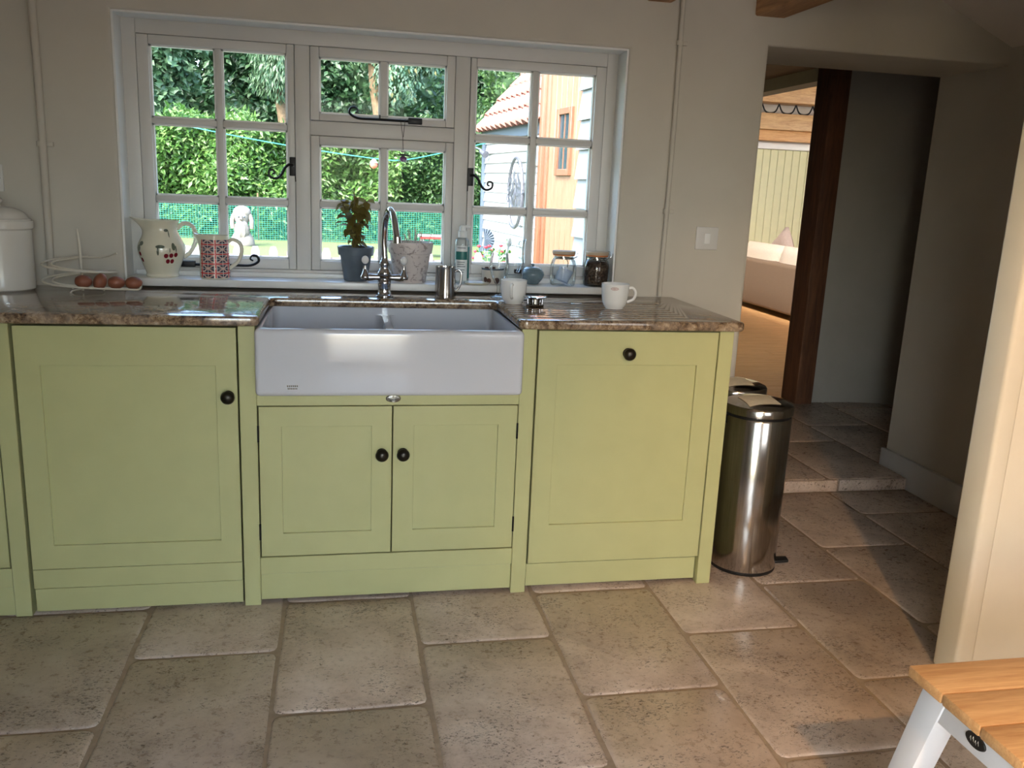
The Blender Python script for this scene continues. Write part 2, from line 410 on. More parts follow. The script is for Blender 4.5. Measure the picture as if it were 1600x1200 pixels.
# ceiling: flat with the slope down to the right wall
cl = MB(); CZ = 2.16; cl.box(-2.8, 4.2, -4.75, 0.64, CZ + 0.06, CZ + 0.3)
cl.add([(-2.8, -4.75, CZ), (1.86, -4.75, CZ), (1.86, 0.62, CZ), (-2.8, 0.62, CZ)], [(0, 1, 2, 3)])
cl.add([(1.86, -0.60, CZ), (2.47, -0.60, 1.897), (2.47, 0.62, 1.897), (1.86, 0.62, CZ)], [(0, 1, 2, 3)])
cl.add([(1.86, -4.75, CZ), (4.2, -4.75, CZ), (4.2, -0.60, CZ), (1.86, -0.60, CZ)], [(0, 1, 2, 3)])
tag(cl.build('ceiling', 'ceiling_paint'), 'off-white ceiling sloping down beside the doorway', kind='structure')
for i, (x0, x1, zb) in enumerate(((1.345, 1.468, 1.944), (0.925, 1.022, 1.962))):
    b = MB().box(x0, x1, -3.3 if i == 0 else 0.30, YW + 0.02, zb, CZ + 0.02)
    b = b.build('trim_%d' % (i + 1), 'beam_oak', None, 0.008, 2)
    tag(b, ('rough oak ceiling beam running out from the wall above the doorway', 'short oak beam end at the top of the wall pipe')[i], kind='structure')

# --- kitchen floor: grout bed and travertine slabs
fl = bx('floor', (-2.7, 4.1, -4.7, 0.70, -0.12, -0.0045), 'grout'); tag(fl, 'travertine slab floor with pale brown grout', kind='structure')
MB().box(1.4, 2.46, 0.62, 0.86, -0.12, -0.0045).build('grout_bed', 'grout', fl)
def tile_mesh(wx, wy, seed, depth=0.02):
    rnd = random.Random(seed); r = 0.02; pts = []
    hx, hy = wx / 2, wy / 2
    for (cx, cy, a0) in ((hx - r, hy - r, 0), (-hx + r, hy - r, 90), (-hx + r, -hy + r, 180), (hx - r, -hy + r, 270)):
        for k in range(3):
            a = math.radians(a0 + 45 * k); pts.append((cx + r * math.cos(a), cy + r * math.sin(a)))
        # wavy side points to next corner
        nx, ny = [(-1, 0), (0, -1), (1, 0), (0, 1)][a0 // 90]; L = (wx if nx else wy) - 2 * r
        ex, ey = pts[-1]
        for k in (1, 2, 3, 4): pts.append((ex + nx * L * k / 5 + abs(ny) * rnd.uniform(-.0025, .0015), ey + ny * L * k / 5 + abs(nx) * rnd.uniform(-.0025, .0015)))
    n = len(pts); vs = []; fs = []
    def ring(s, z, jit=0):
        for x, y in pts:
            l = math.hypot(x, y); vs.append((x * (1 - s / hx * 1.0), y * (1 - s / hy * 1.0), z + rnd.uniform(-jit, jit)))
    ring(0, -depth); ring(0, -0.005); ring(0.003, -0.0018); ring(0.008, 0)
    for q in range(3):
        for i in range(n): fs.append((q * n + i, q * n + (i + 1) % n, (q + 1) * n + (i + 1) % n, (q + 1) * n + i))
    fs.append(tuple(range(3 * n, 4 * n)))
    me = bpy.data.meshes.new('slab'); me.from_pydata(vs, [], fs); me.update(); me.materials.append(M('travertine'))
    me.polygons.foreach_set('use_smooth', [True] * len(me.polygons)); me.set_sharp_from_angle(angle=math.radians(60)); return me
XJ = [-1.92, -1.525, -1.13, -0.714, -0.322, 0.072, 0.466, 0.868, 1.259, 1.655, 2.03, 2.432]
YJ = {0: .3, 1: 0.02, 2: -0.585, 3: -0.283, 4: -0.586, 5: -0.295, 6: -0.604, 7: -0.322, 8: -0.03, 9: 0.243, 10: -0.03}
TM = {}
def slab(x0, x1, y0, y1, z, parent, i):
    key = (round(x1 - x0, 3), round(y1 - y0, 3), i % 3)
    if key not in TM: TM[key] = tile_mesh(x1 - x0 - 0.011, y1 - y0 - 0.011, hash(key) % 999)
    o = bpy.data.objects.new('slab', TM[key]); COL.objects.link(o); o.location = ((x0 + x1) / 2, (y0 + y1) / 2, z); o.parent = parent
    if i % 2: o.rotation_euler.z = PI
    return o
ti = 0
for c in range(len(XJ) - 1):
    L = 0.592; y = YJ[c]
    while y < 0.70: y += L
    while y > -2.2:
        y1 = y; y0 = y - L
        if c >= 8: y1 = min(y1, 0.838 if c < 11 else 0.6); lim = 0.838
        else: lim = 0.06 if XJ[c] < 1.0 else 0.6
        if c == 7: lim = 0.60
        if y1 > lim + 0.3 and y0 > lim - 0.05: y -= L; continue
        y1 = min(y1, lim) if c >= 7 else min(y1, 0.3)
        if y1 - y0 > 0.03: slab(XJ[c], XJ[c + 1], y0, y1, 0.0, fl, ti); ti += 1
        y -= L
# passage floor, one step up, with its own slabs
pf = bx('floor_passage', (1.25, 3.7, 0.842, 2.36, -0.12, 0.0555), 'grout'); tag(pf, 'raised travertine slab floor of the dim passage', kind='structure')
PX = [1.24, 1.635, 2.03, 2.425, 2.82, 3.215, 3.61]; PO = [1.5, 1.72, 1.42, 1.72, 1.50, 1.40]
for c in range(6):
    ys = [0.836, PO[c], PO[c] + 0.6, 2.36]; ys = [v for v in ys if v < 2.361]
    ys = sorted(set(ys))
    for a, b in zip(ys[:-1], ys[1:]):
        if b - a < 0.06: continue
        if c == 5 and a < 1.0: a = 1.04
        if c >= 3 and a < 1.0: a = 1.035
        if c == 2 : pass
        slab(PX[c], PX[c + 1], a, b, 0.06, pf, ti); ti += 1
for (x0, x1) in ((1.42, 1.80), (1.80, 2.075), (2.075, 2.425)):
    MB().box(x0 + 0.003, x1 - 0.003, 0.826, 0.846, 0.002, 0.057).build('riser_slab', 'travertine', pf, 0.008, 2)
# skirting of the right wall
bb = MB().box(2.418, 2.44, -0.57, 1.045, 0.0, 0.142); bo = bb.build('baseboard_right', 'white_trim', None, 0.004, 2); tag(bo, 'white painted skirting board', kind='structure')

# --- passage and living room beyond
hc = [(2.71, 2.24), (2.95, 2.24)] + arc_pts(2.95, 1.54, 0.70, 90, 0, 12) + [(3.65, 0.97), (3.75, 0.97), (3.75, 2.36), (2.71, 2.36)]
tag(MB().prism(hc, 0.0, 2.6).build('wall_hall', 'hall_wall', smooth=True), 'dim grey wall curving round the end of the passage', kind='structure')
tag(bx('ceiling_passage', (1.2, 3.72, 1.03, 2.4, 2.19, 2.35), 'hall_brown'), 'dark boarded ceiling of the passage', kind='structure')
MB().box(2.62, 3.7, 0.95, 1.03, 0.0, 2.5).build('wall_return', 'hall_wall')['kind'] = 'structure'
post = MB().box(2.60, 2.715, 2.19, 2.37, 0.06, 2.2).build('trim_3', 'dark_oak', None, 0.008, 2); tag(post, 'dark oak post between passage and living room', kind='structure')
tag(bx('trim_4', (3.10, 3.24, 2.4, 7.95, 2.10, 2.20), 'mid_grey_paint'), 'grey beam edge above the living room', kind='structure')
lf = bx('floor_living', (1.6, 8.0, 2.36, 8.2, -0.05, 0.052), 'hall_brown'); tag(lf, 'oak board floor of the living room', kind='structure')
pm = {}
bw = 0.16
for i in range(36):
    y0 = 2.365 + i * bw
    for (a, b) in ((1.61 if y0 < 3.05 else 2.57, 3.3 + 0.9 * (i % 3)), (3.303 + 0.9 * (i % 3), 8.0)):
        MB().box(a, b, y0, y0 + bw - 0.003, 0.04, 0.06).build('floorboard', 'oak_floor_x', lf) if 'oak_floor_x' in MATS else MB().box(a, b, y0, y0 + bw - 0.003, 0.04, 0.06).build('floorboard', 'oak_bench', lf)
tag(bx('wall_living', (2.46, 2.56, 3.2, 8.2, 0.0, 2.25), 'panel_paint'), 'pale wall of the living room', kind='structure')
tag(bx('wall_living_end', (7.9, 8.05, 2.3, 8.3, 0.0, 3.2), 'panel_paint'), 'pale end wall of the living room', kind='structure')
tag(bx('wall_living_near', (3.7, 8.0, 2.2, 2.36, 0.0, 3.2), 'panel_paint'), 'pale near wall of the living room', kind='structure')
tag(bx('ceiling_living', (3.1, 8.1, 2.2, 8.3, 3.1, 3.25), 'ceiling_paint'), 'white living room ceiling', kind='structure')
tag(MB().box(2.46, 3.2, 3.2, 8.2, 2.19, 2.3).box(1.6, 3.2, 2.36, 3.2, 2.19, 2.3).build('ceiling_living_low', 'hall_brown'), 'dark boarded low part of the living room ceiling', kind='structure')
wf = bx('wall_far', (2.46, 8.1, 8.02, 8.2, 0.0, 3.2), 'ceiling_paint'); tag(wf, 'vertical boarded pale green wall of the living room', kind='structure')
for i in range(34):
    x0 = 4.0 + i * 0.102
    MB().box(x0 + 0.002, x0 + 0.100, 7.995, 8.02, 0.06, 1.90).build('wall_board', 'panel_paint', wf, 0.004, 1)
tag(bx('trim_5', (3.9, 7.9, 7.97, 8.02, 1.905, 1.985), 'white_gloss', None, 0.008), 'white rail above the pale green boards', kind='structure')
tag(bx('trim_6', (3.4, 7.9, 7.86, 8.02, 2.00, 2.13), 'oak_bench', None, 0.01), 'lower oak wall beam in the living room', kind='structure')
tag(bx('trim_7', (3.4, 7.9, 7.80, 8.02, 2.13, 2.325), 'oak_beam', None, 0.01), 'middle oak wall beam in the living room', kind='structure')
tag(bx('trim_8', (3.4, 7.9, 7.72, 8.02, 2.445, 2.80), 'oak_beam', None, 0.01), 'upper oak wall beam in the living room', kind='structure')
ir = empty('scroll_bracket', 'row of dark curved iron scrolls between two oak beams', 'ironwork', loc=(5.3, 7.9, 2.325))
for k in range(9):
    x = -1.0 + k * 0.23
    MB().tube(bez([(x, 0, 0.118), (x + 0.05, 0, 0.03), (x + 0.12, 0, 0.008), (x + 0.19, 0, 0.03), (x + 0.23, 0, 0.118)], 16), 0.010, 6).build('scroll', 'iron', ir)

tag(bx('wall_wing', (1.45, 1.60, 1.03, 3.2, 0.0, 2.6), 'shed_white'), 'white outer wall of the passage', kind='structure')
tag(bx('wall_wing_return', (1.45, 2.56, 3.1, 3.25, 0.0, 2.25), 'shed_white'), 'white return wall of the passage', kind='structure')
# --- sofa in the living room (back towards the passage)
so = empty('sofa', 'beige linen sofa seen from behind on the oak floor', 'sofa', loc=(4.39, 5.0, 0.06))
MB().box(0.0, 0.22, -0.3, 2.35, 0.06, 0.56).build('back', 'sofa_linen', so, 0.03, 3)
MB().box(0.20, 0.95, -0.3, 2.35, 0.06, 0.36).build('seat_base', 'sofa_linen', so, 0.03, 3)
for (a, b) in ((-0.3, -0.1), (2.15, 2.35)): MB().box(0.10, 0.95, a, b, 0.05, 0.5).build('arm', 'sofa_linen', so, 0.03, 3)
for a in (-0.26, 2.29):
    for xx in (0.05, 0.88): MB().lathe([(0.02, 0.0), (0.025, 0.08)], 12, xx, a).build('foot', 'black_plastic', so)
def cushion(name, size, mat, parent, mat4, puff=0.5):
    bm = bmesh.new(); bmesh.ops.create_cube(bm, size=1.0); bmesh.ops.subdivide_edges(bm, edges=bm.edges, cuts=7, use_grid_fill=True)
    for v in bm.verts:
        x, y, z = v.co; k = (1 - (2 * abs(x)) ** 4) * (1 - (2 * abs(z)) ** 4)
        v.co.y = y * (0.25 + 0.75 * max(0, k) ** puff); v.co = Vector((v.co.x * size[0], v.co.y * size[1], v.co.z * size[2]))
    bmesh.ops.transform(bm, matrix=mat4, verts=bm.verts)
    me = bpy.data.meshes.new(name); bm.to_mesh(me); bm.free(); me.materials.append(M(mat)); me.polygons.foreach_set('use_smooth', [True] * len(me.polygons))
    o = bpy.data.objects.new(name, me); COL.objects.link(o); o.parent = parent; return o
RZ = Matrix.Rotation(PI / 2, 4, 'Z')
for (yy, hh) in ((0.0, 0.4), (0.86, 0.4), (1.72, 0.4)):
    cushion('back_cushion', (0.88, 0.26, hh), 'cushion_linen', so, Matrix.Translation((0.26, yy, 0.53)) @ Matrix.Rotation(0.12, 4, 'Y') @ RZ)
tc = cushion('throw_cushion', (0.40, 0.15, 0.40), 'cushion_grey', None, Matrix.Translation((4.93, 6.87, 0.70)) @ RZ @ Matrix.Rotation(math.radians(35), 4, 'Y'))
tag(tc, 'greyish square cushion tilted on its corner on the sofa', 'cushion')

# ================================================================== WINDOW
wd = empty('window_1', 'white wooden casement window with three lights above the sink', kind='structure')
F = 0.735
fr = MB()
def fb(x0, x1, z0, z1, y0=F, y1=F + 0.09): fr.box(x0, x1, y0, y1, z0, z1)
fb(-0.882, -0.828, 0.90, 1.80); fb(0.828, 0.88, 0.90, 1.80); fb(-0.828, 0.828, 1.744, 1.80); fb(-0.828, 0.828, 0.90, 0.962)
fb(-0.308, -0.256, 0.962, 1.744); fb(0.260, 0.314, 0.962, 1.744); fb(-0.256, 0.260, 1.443, 1.493)
fr.build('frame', 'white_trim', wd, 0.003, 2)
# lower frame ledge
MB().box(-0.86, 0.86, F - 0.018, F + 0.01, 0.93, 0.952).build('frame_ledge', 'white_gloss', wd, 0.004, 2)
def casement(x0, x1, z0, z1, gx, gz, label):
    # gx: glass columns [(a,b)..], gz: rows
    y0 = F - 0.004; y1 = F + 0.05
    m = MB(); ga, gb = gx[0][0], gx[-1][1]; ha, hb = gz[0][0], gz[-1][1]
    m.box(x0 + .0015, ga, y0, y1, z0 + .0015, z1 - .0015); m.box(gb, x1 - .0015, y0, y1, z0 + .0015, z1 - .0015)
    m.box(ga, gb, y0, y1, z0 + .0015, ha); m.box(ga, gb, y0, y1, hb, z1 - .0015)
    o = m.build('casement', 'white_trim', wd, 0.003, 2); o['label'] = label
    for a, b in zip(gx[:-1], gx[1:]): MB().box(a[1], b[0], y0 + 0.004, y1, ha, hb).build('glazing_bar', 'white_trim', o, 0.003, 2)
    for i, g in enumerate(gx):
        for a, b in zip(gz[:-1], gz[1:]): MB().box(g[0], g[1], y0 + 0.005, y1, a[1], b[0]).build('glazing_bar', 'white_trim', o, 0.003, 2)
    for g in gx:
        for h in gz:
            # putty bead and pane
            p = MB(); t = 0.006
            for (a, b, c, d) in ((g[0], g[0] + t, h[0], h[1]), (g[1] - t, g[1], h[0], h[1]), (g[0], g[1], h[0], h[0] + t), (g[0], g[1], h[1] - t, h[1])): p.box(a, b, y0 + 0.012, y0 + 0.03, c, d)
            p.build('glazing_bead', 'white_gloss', o)
            MB().box(g[0], g[1], y0 + 0.030, y0 + 0.034, h[0], h[1]).build('pane', 'pane_glass', o)
    return o
R3 = [(1.000, 1.192), (1.212, 1.454), (1.474, 1.712)]
caL = casement(-0.828, -0.308, 0.962, 1.744, [(-0.788, -0.574), (-0.553, -0.335)], R3, 'three-pane-high casement beside the cherry jug')
caT = casement(-0.256, 0.260, 1.493, 1.744, [(-0.224, -0.010), (0.014, 0.228)], [(1.519, 1.708)], 'small top-hung fanlight with an iron stay')
caM = casement(-0.256, 0.260, 0.962, 1.443, [(-0.224, -0.007), (0.016, 0.230)], [(0.996, 1.192), (1.213, 1.410)], 'fixed light behind the tap')
caR = casement(0.314, 0.828, 0.962, 1.744, [(0.336, 0.547), (0.569, 0.787)], R3, 'three-pane-high casement towards the outbuilding')
YS = F - 0.008
def stay(parent, xa, xb, z, flip=False):
    s = -1 if flip else 1
    L = xb - xa
    pts = [(xa + L * t, YS - 0.012, z) for t in (0.0, 0.3, 0.7)]
    MB().tube(pts, 0.0045, 8).build('stay_bar', 'iron', parent)
    e = xa + L * 0.7; sg = 1 if L > 0 else -1
    curl = [(e, YS - 0.012, z), (e + 0.05 * sg, YS - 0.012, z + 0.001), (e + 0.078 * sg, YS - 0.012, z + 0.016), (e + 0.074 * sg, YS - 0.012, z + 0.034), (e + 0.056 * sg, YS - 0.012, z + 0.036), (e + 0.050 * sg, YS - 0.012, z + 0.024), (e + 0.060 * sg, YS - 0.012, z + 0.018)]
    MB().tube(bez(curl, 30), [0.0045] * 20 + [0.003] * 11, 8).build('stay_curl', 'iron', parent)
    MB().box(min(xa, xa - 0.05 * sg), max(xa, xa - 0.05 * sg), YS - 0.016, YS + 0.006, z - 0.009, z + 0.012).build('stay_bracket', 'iron', parent, 0.002)
    MB().tube([(xa + L * 0.55, YS - 0.012, z), (xa + L * 0.55, YS - 0.012, z + 0.016)], 0.003, 6).build('stay_pin', 'iron', parent)
stay(caT, 0.09, -0.095, 1.508); stay(caL, -0.66, -0.44 - 0.02, 0.975)
MB().box(0.505, 0.600, YS - 0.014, YS + 0.006, 0.970, 0.985).build('stay_bracket', 'iron', caR, 0.002)
def fastener(parent, x, z, sg):
    MB().box(x - 0.011, x + 0.011, YS - 0.004, YS + 0.006, z - 0.03, z + 0.035).build('fastener_plate', 'iron', parent, 0.002)
    y = YS - 0.02
    pts = [(x, YS, z + 0.008), (x + 0.012 * sg, y, z + 0.008), (x + 0.026 * sg, y, z - 0.004), (x + 0.040 * sg, y, z - 0.030), (x + 0.058 * sg, y, z - 0.042), (x + 0.078 * sg, y, z - 0.034), (x + 0.080 * sg, y, z - 0.016), (x + 0.066 * sg, y, z - 0.012), (x + 0.062 * sg, y, z - 0.023), (x + 0.070 * sg, y, z - 0.027)]
    P = bez(pts, 45); n = len(P); MB().tube(P, [0.0055 - 0.0025 * i / n for i in range(n)], 8).build('fastener_handle', 'iron', parent)
    MB().tube([(x - 0.009 * sg, YS - 0.003, z - 0.03), (x - 0.010 * sg, YS - 0.003, z - 0.05)], 0.002, 6).build('fastener_tail', 'iron', parent)
fastener(caL, -0.318, 1.328, -1); fastener(caR, 0.324, 1.320, 1)
rv = MB(); rv.box(-0.8785, -0.872, YW + 0.012, F, 0.93, 1.797); rv.box(0.869, 0.8755, YW + 0.012, F, 0.93, 1.797); rv.box(-0.872, 0.869, YW + 0.012, F, 1.791, 1.7975)
rv.build('reveal_lining', 'white_gloss', wd)
# sill board
sb = MB().box(-0.872, 0.870, 0.598, F + 0.004, 0.9085, 0.935).build('trim_9', 'white_gloss', None, 0.004, 2); tag(sb, 'white painted window sill board', kind='structure')

# ================================================================== KITCHEN UNITS
def door(parent, x0, x1, z0, z1, px0, px1, pz0, pz1, y=0.0, label=None):
    m = MB(); t = 0.022
    vs = [(x, yy, z) for yy in (y, y + t) for (x, z) in ((x0, z0), (x1, z0), (x1, z1), (x0, z1), (px0, pz0), (px1, pz0), (px1, pz1), (px0, pz1))]
    fs = []
    for k in range(4):
        q = (k + 1) % 4
        fs += [(k, q, 4 + q, 4 + k), (8 + k, 12 + k, 12 + q, 8 + q), (k, 8 + k, 8 + q, q), (4 + k, 4 + q, 12 + q, 12 + k)]
    m.add(vs, fs)
    o = m.build('door', 'green_paint', parent, 0.0012, 1)
    MB().box(px0 - 0.006, px1 + 0.006, y + 0.008, y + 0.016, pz0 - 0.006, pz1 + 0.006).build('panel', 'green_paint', o)
    return o
def knob(parent, x, z, y=0.0):
    pr = [(0.0, 0.034), (0.006, 0.0335), (0.011, 0.031), (0.0145, 0.027), (0.0165, 0.021), (0.0150, 0.015), (0.0085, 0.011), (0.007, 0.006), (0.0125, 0.003), (0.0135, 0.0), (0, 0)]
    m = MB().lathe([(r * 1.22, h * 1.12) for r, h in pr], 24, cap=False).xform(Matrix.Translation((x, y, z)) @ Matrix.Rotation(PI / 2, 4, 'X'))
    return m.build('knob', 'dark_knob', parent, smooth=True)
def hinge(parent, x, z):
    return MB().tube([(x, -0.002, z - 0.025), (x, -0.002, z + 0.025)], 0.0032, 8).build('hinge', 'iron', parent)
GP = 'green_paint'
# sink unit
su = empty('sink_cabinet', 'pale green two-door cabinet under the white sink', 'cabinet', loc=(0, 0, 0))
for a, b in ((-0.440, -0.392), (0.392, 0.440)): MB().box(a, b, -0.003, 0.05, 0.0, 0.872).build('stile', GP, su, 0.0015, 1)
for a, b in ((-0.436, -0.418), (0.418, 0.436)): MB().box(a, b, 0.05, 0.58, 0.0, 0.65).build('side_panel', GP, su)
MB().box(-0.418, 0.418, 0.04, 0.58, 0.09, 0.11).build('base_panel', GP, su); MB().box(-0.418, 0.418, 0.565, 0.58, 0.11, 0.65).build('back_panel', GP, su)
tr_ = MB().box(-0.392, 0.392, -0.001, 0.03, 0.635, 0.674).build('top_rail', GP, su, 0.0012, 1)
MB().box(-0.392, 0.392, -0.001, 0.03, 0.101, 0.156).build('bottom_rail', GP, su, 0.0012, 1)
MB().box(-0.392, 0.392, 0.010, 0.026, 0.012, 0.1005).build('plinth', GP, su, 0.0012, 1)
dl = door(su, -0.388, 0.0022, 0.159, 0.632, -0.323, -0.059, 0.232, 0.570); dr2 = door(su, 0.0058, 0.390, 0.159, 0.632, 0.070, 0.330, 0.231, 0.570)
knob(dl, -0.028, 0.483); knob(dr2, 0.036, 0.483)
for zz in (0.55, 0.24): hinge(dl, -0.390, zz); hinge(dr2, 0.391, zz)
bd = MB().lathe([(0.0, 0.003), (0.019, 0.003), (0.0215, 0.0018), (0.0225, 0.0)], 36, cap=False).xform(Matrix.Translation((0.005, -0.001, 0.656)) @ Matrix.Rotation(PI / 2, 4, 'X') @ Matrix.Diagonal((1, 0.55, 1, 1)))
bdo = bd.build('maker_plate', 'badge', su, smooth=True)
for k, (wd2, zz) in enumerate(((0.012, 0.0045), (0.017, 0.0), (0.012, -0.0045))):
    MB().box(0.005 - wd2, 0.005 + wd2, -0.0046, -0.0038, 0.656 + zz - 0.0009, 0.656 + zz + 0.0009).build('engraved_line', 'iron', bdo)
# left appliance unit
lu = empty('appliance_cabinet', 'pale green cabinet with one panelled door and a knob at its sink side', 'cabinet')
d1 = door(lu, -1.033, -0.4455, 0.145, 0.866, -0.970, -0.505, 0.217, 0.754, 0.001); knob(d1, -0.471, 0.665, 0.001)
MB().box(-1.033, -0.4455, 0.002, 0.024, 0.084, 0.1435).build('bottom_rail', GP, lu, 0.0012, 1)
MB().box(-1.031, -0.4455, 0.004, 0.024, 0.011, 0.0825).build('plinth', GP, lu, 0.0012, 1)
MB().box(-1.030, -0.446, 0.026, 0.57, 0.0, 0.862).build('carcass', GP, lu)
# far left unit
fu = empty('base_cabinet', 'pale green cabinet below the cream storage jar, mostly its stile and plinth', 'cabinet')
MB().box(-1.0865, -1.041, -0.003, 0.05, 0.0, 0.872).build('stile', GP, fu, 0.0015, 1)
d2 = door(fu, -1.55, -1.091, 0.155, 0.866, -1.49, -1.15, 0.22, 0.78)
MB().box(-1.60, -1.0865, -0.001, 0.03, 0.093, 0.152).build('bottom_rail', GP, fu, 0.0012, 1); MB().box(-1.60, -1.0865, 0.010, 0.026, 0.0, 0.092).build('plinth', GP, fu, 0.0012, 1)
MB().box(-1.60, -1.555, -0.003, 0.05, 0.0, 0.872).build('stile', GP, fu, 0.0015, 1); MB().box(-1.59, -1.045, 0.05, 0.57, 0.0, 0.862).build('carcass', GP, fu)
# right unit
ru = empty('dishwasher_cabinet', 'pale green cabinet with a knob at the top middle of its door', 'cabinet')
MB().box(1.039, 1.087, -0.003, 0.05, 0.0, 0.872).build('stile', GP, ru, 0.0015, 1)
MB().box(1.058, 1.084, 0.05, 0.60, 0.0, 0.872).build('end_panel', GP, ru)
d3 = door(ru, 0.4465, 1.036, 0.099, 0.868, 0.510, 0.970, 0.231, 0.760, 0.0); knob(d3, 0.735, 0.799)
MB().box(0.445, 1.036, 0.018, 0.036, 0.012, 0.090).build('plinth', GP, ru, 0.0012, 1)
MB().box(0.446, 1.055, 0.04, 0.57, 0.09, 0.862).build('carcass', GP, ru)
# worktop
ZT = 0.904; ZB = 0.874
def arc(cx, cy, r, a0, a1, n=5): return [(cx + r * math.cos(math.radians(a0 + (a1 - a0) * i / n)), cy + r * math.sin(math.radians(a0 + (a1 - a0) * i / n))) for i in range(n + 1)]
poly = [(-1.65, -0.028)] + arc(-0.404, -0.003, 0.025, -90, 0) + arc(-0.354, 0.363, 0.025, 180, 90) + arc(0.354, 0.363, 0.025, 90, 0) + arc(0.404, -0.003, 0.025, 180, 270) + arc(1.09, -0.003, 0.025, -90, 0) + [(1.115, 0.612), (-1.65, 0.612)]
wt = MB().prism(poly, ZB, ZT).build('worktop', 'granite', None, 0.010, 3)
cuts = []
for k in range(8):
    y = 0.035 + k * 0.046
    cuts.append(MB().tube([(0.34, y, ZT + 0.0018), (0.95, y, ZT + 0.0062)], 0.0072, 10).build('cut', 'granite'))
boolean(wt, cuts); smooth(wt, 24)
tag(wt, 'polished brown granite worktop with drainer grooves beside the sink', 'worktop')
# sink
sk = MB().box(-0.3905, 0.3905, -0.058, 0.455, 0.676, 0.8735).build('double_sink', 'sink_ceramic', None, 0.014, 4)
cb = [MB().box(-0.370, -0.012, -0.038, 0.42, 0.705, 0.95).build('cut', 'sink_ceramic', None, 0.03, 4), MB().box(0.012, 0.370, -0.038, 0.42, 0.705, 0.95).build('cut', 'sink_ceramic', None, 0.03, 4),
      MB().box(-0.05, 0.05, -0.037, 0.419, 0.846, 0.95).build('cut', 'sink_ceramic')]
boolean(sk, cb); smooth(sk, 40); tag(sk, 'white glazed double bowl farmhouse sink set in the green cabinet', 'sink')
for (cx) in (-0.185, 0.185): MB().lathe([(0.0, 0.7075), (0.035, 0.7075), (0.042, 0.706)], 24, cx, 0.2, cap=False).build('waste', 'chrome', sk, smooth=True)
for k, (a, b, zz) in enumerate(((-0.302, -0.270, 0.708), (-0.300, -0.272, 0.7005))):
    # small printed maker's mark: two rows of grey strokes
    for i in range(6):
        x = a + (b - a) * i / 6
        MB().box(x, x + (b - a) / 9, -0.0586, -0.0578, zz - 0.0022, zz + 0.0022).build('printed_mark', 'pewter', sk)

# ================================================================== TAP
tp = empty('mixer_tap', 'chrome swan-neck mixer tap with two lever handles behind the sink', 'tap', loc=(-0.002, 0.465, ZT))
MB().lathe(prof_smooth([(0.031, 0), (0.031, 0.006), (0.023, 0.012), (0.021, 0.03), (0.023, 0.05), (0.019, 0.062), (0.024, 0.075), (0.024, 0.085), (0.018, 0.098), (0.019, 0.115), (0.012, 0.128), (0.010, 0.14)], 44), 28).build('body', 'chrome', tp, smooth=True)
neck = bez([(0, 0, 0.13), (-0.003, 0.0, 0.20), (0.002, -0.015, 0.265), (0.012, -0.07, 0.298), (0.022, -0.13, 0.275), (0.029, -0.16, 0.225), (0.031, -0.165, 0.205)], 42)
MB().tube(neck, 0.0105, 16).build('spout', 'chrome', tp, smooth=True)
MB().tube([(0.031, -0.165, 0.215), (0.032, -0.166, 0.195)], 0.0135, 16).build('spout_nozzle', 'chrome', tp, smooth=True)
for s in (-1, 1):
    MB().tube([(0, 0, 0.068), (s * 0.03, 0, 0.066), (s * 0.052, 0, 0.066), (s * 0.066, 0, 0.066)], [0.013, 0.010, 0.013, 0.011], 16).build('arm', 'chrome', tp, smooth=True)
    h = MB().lathe(prof_smooth([(0.014, 0.0), (0.016, 0.008), (0.010, 0.022), (0.0065, 0.035), (0.006, 0.046)], 20), 20, s * 0.066, -0.004); h.v = [(x, y, z + 0.066 - 0.006) for x, y, z in h.v]
    ho = h.build('valve_handle', 'chrome', tp, smooth=True)
    MB().sphere((s * 0.066, -0.004, 0.125), 0.0125, 16, 10, (1, 1, 1.15)).build('handle_button', 'white_ceramic', ho, smooth=True)

# ================================================================== THINGS ON WORKTOP AND SILL
ZS = 0.9352
def surf_patch(prof, shapes, mat, name, parent, cx, cy, z0, off=0.0006):
    # paint flat print shapes onto a lathe surface; shape = list of (angle, z) outlines
    def R(z):
        for (r0, a), (r1, b) in zip(prof[:-1], prof[1:]):
            if a <= z <= b or b <= z <= a: return r0 + (r1 - r0) * ((z - a) / (b - a) if abs(b - a) > 1e-9 else 0)
        return prof[-1][0]
    m = MB()
    for s in shapes:
        ca = sum(p[0] for p in s) / len(s); cz = sum(p[1] for p in s) / len(s)
        vs = []
        for a, z in [(ca, cz)] + s:
            r = R(z) + off; vs.append((cx + r * math.cos(a), cy + r * math.sin(a), z0 + z))
        m.add(vs, [(0, i, i % len(s) + 1) for i in range(1, len(s) + 1)])
    return m.build(name, mat, parent)
def ell(a, z, ra, rz, n=12, rot=0):
    return [(a + ra * math.cos(t) * math.cos(rot) - rz * 8 * math.sin(t) * math.sin(rot), z + rz * math.sin(t) * math.cos(rot) + ra / 8 * math.cos(t) * math.sin(rot)) for t in [2 * PI * i / n for i in range(n)]]
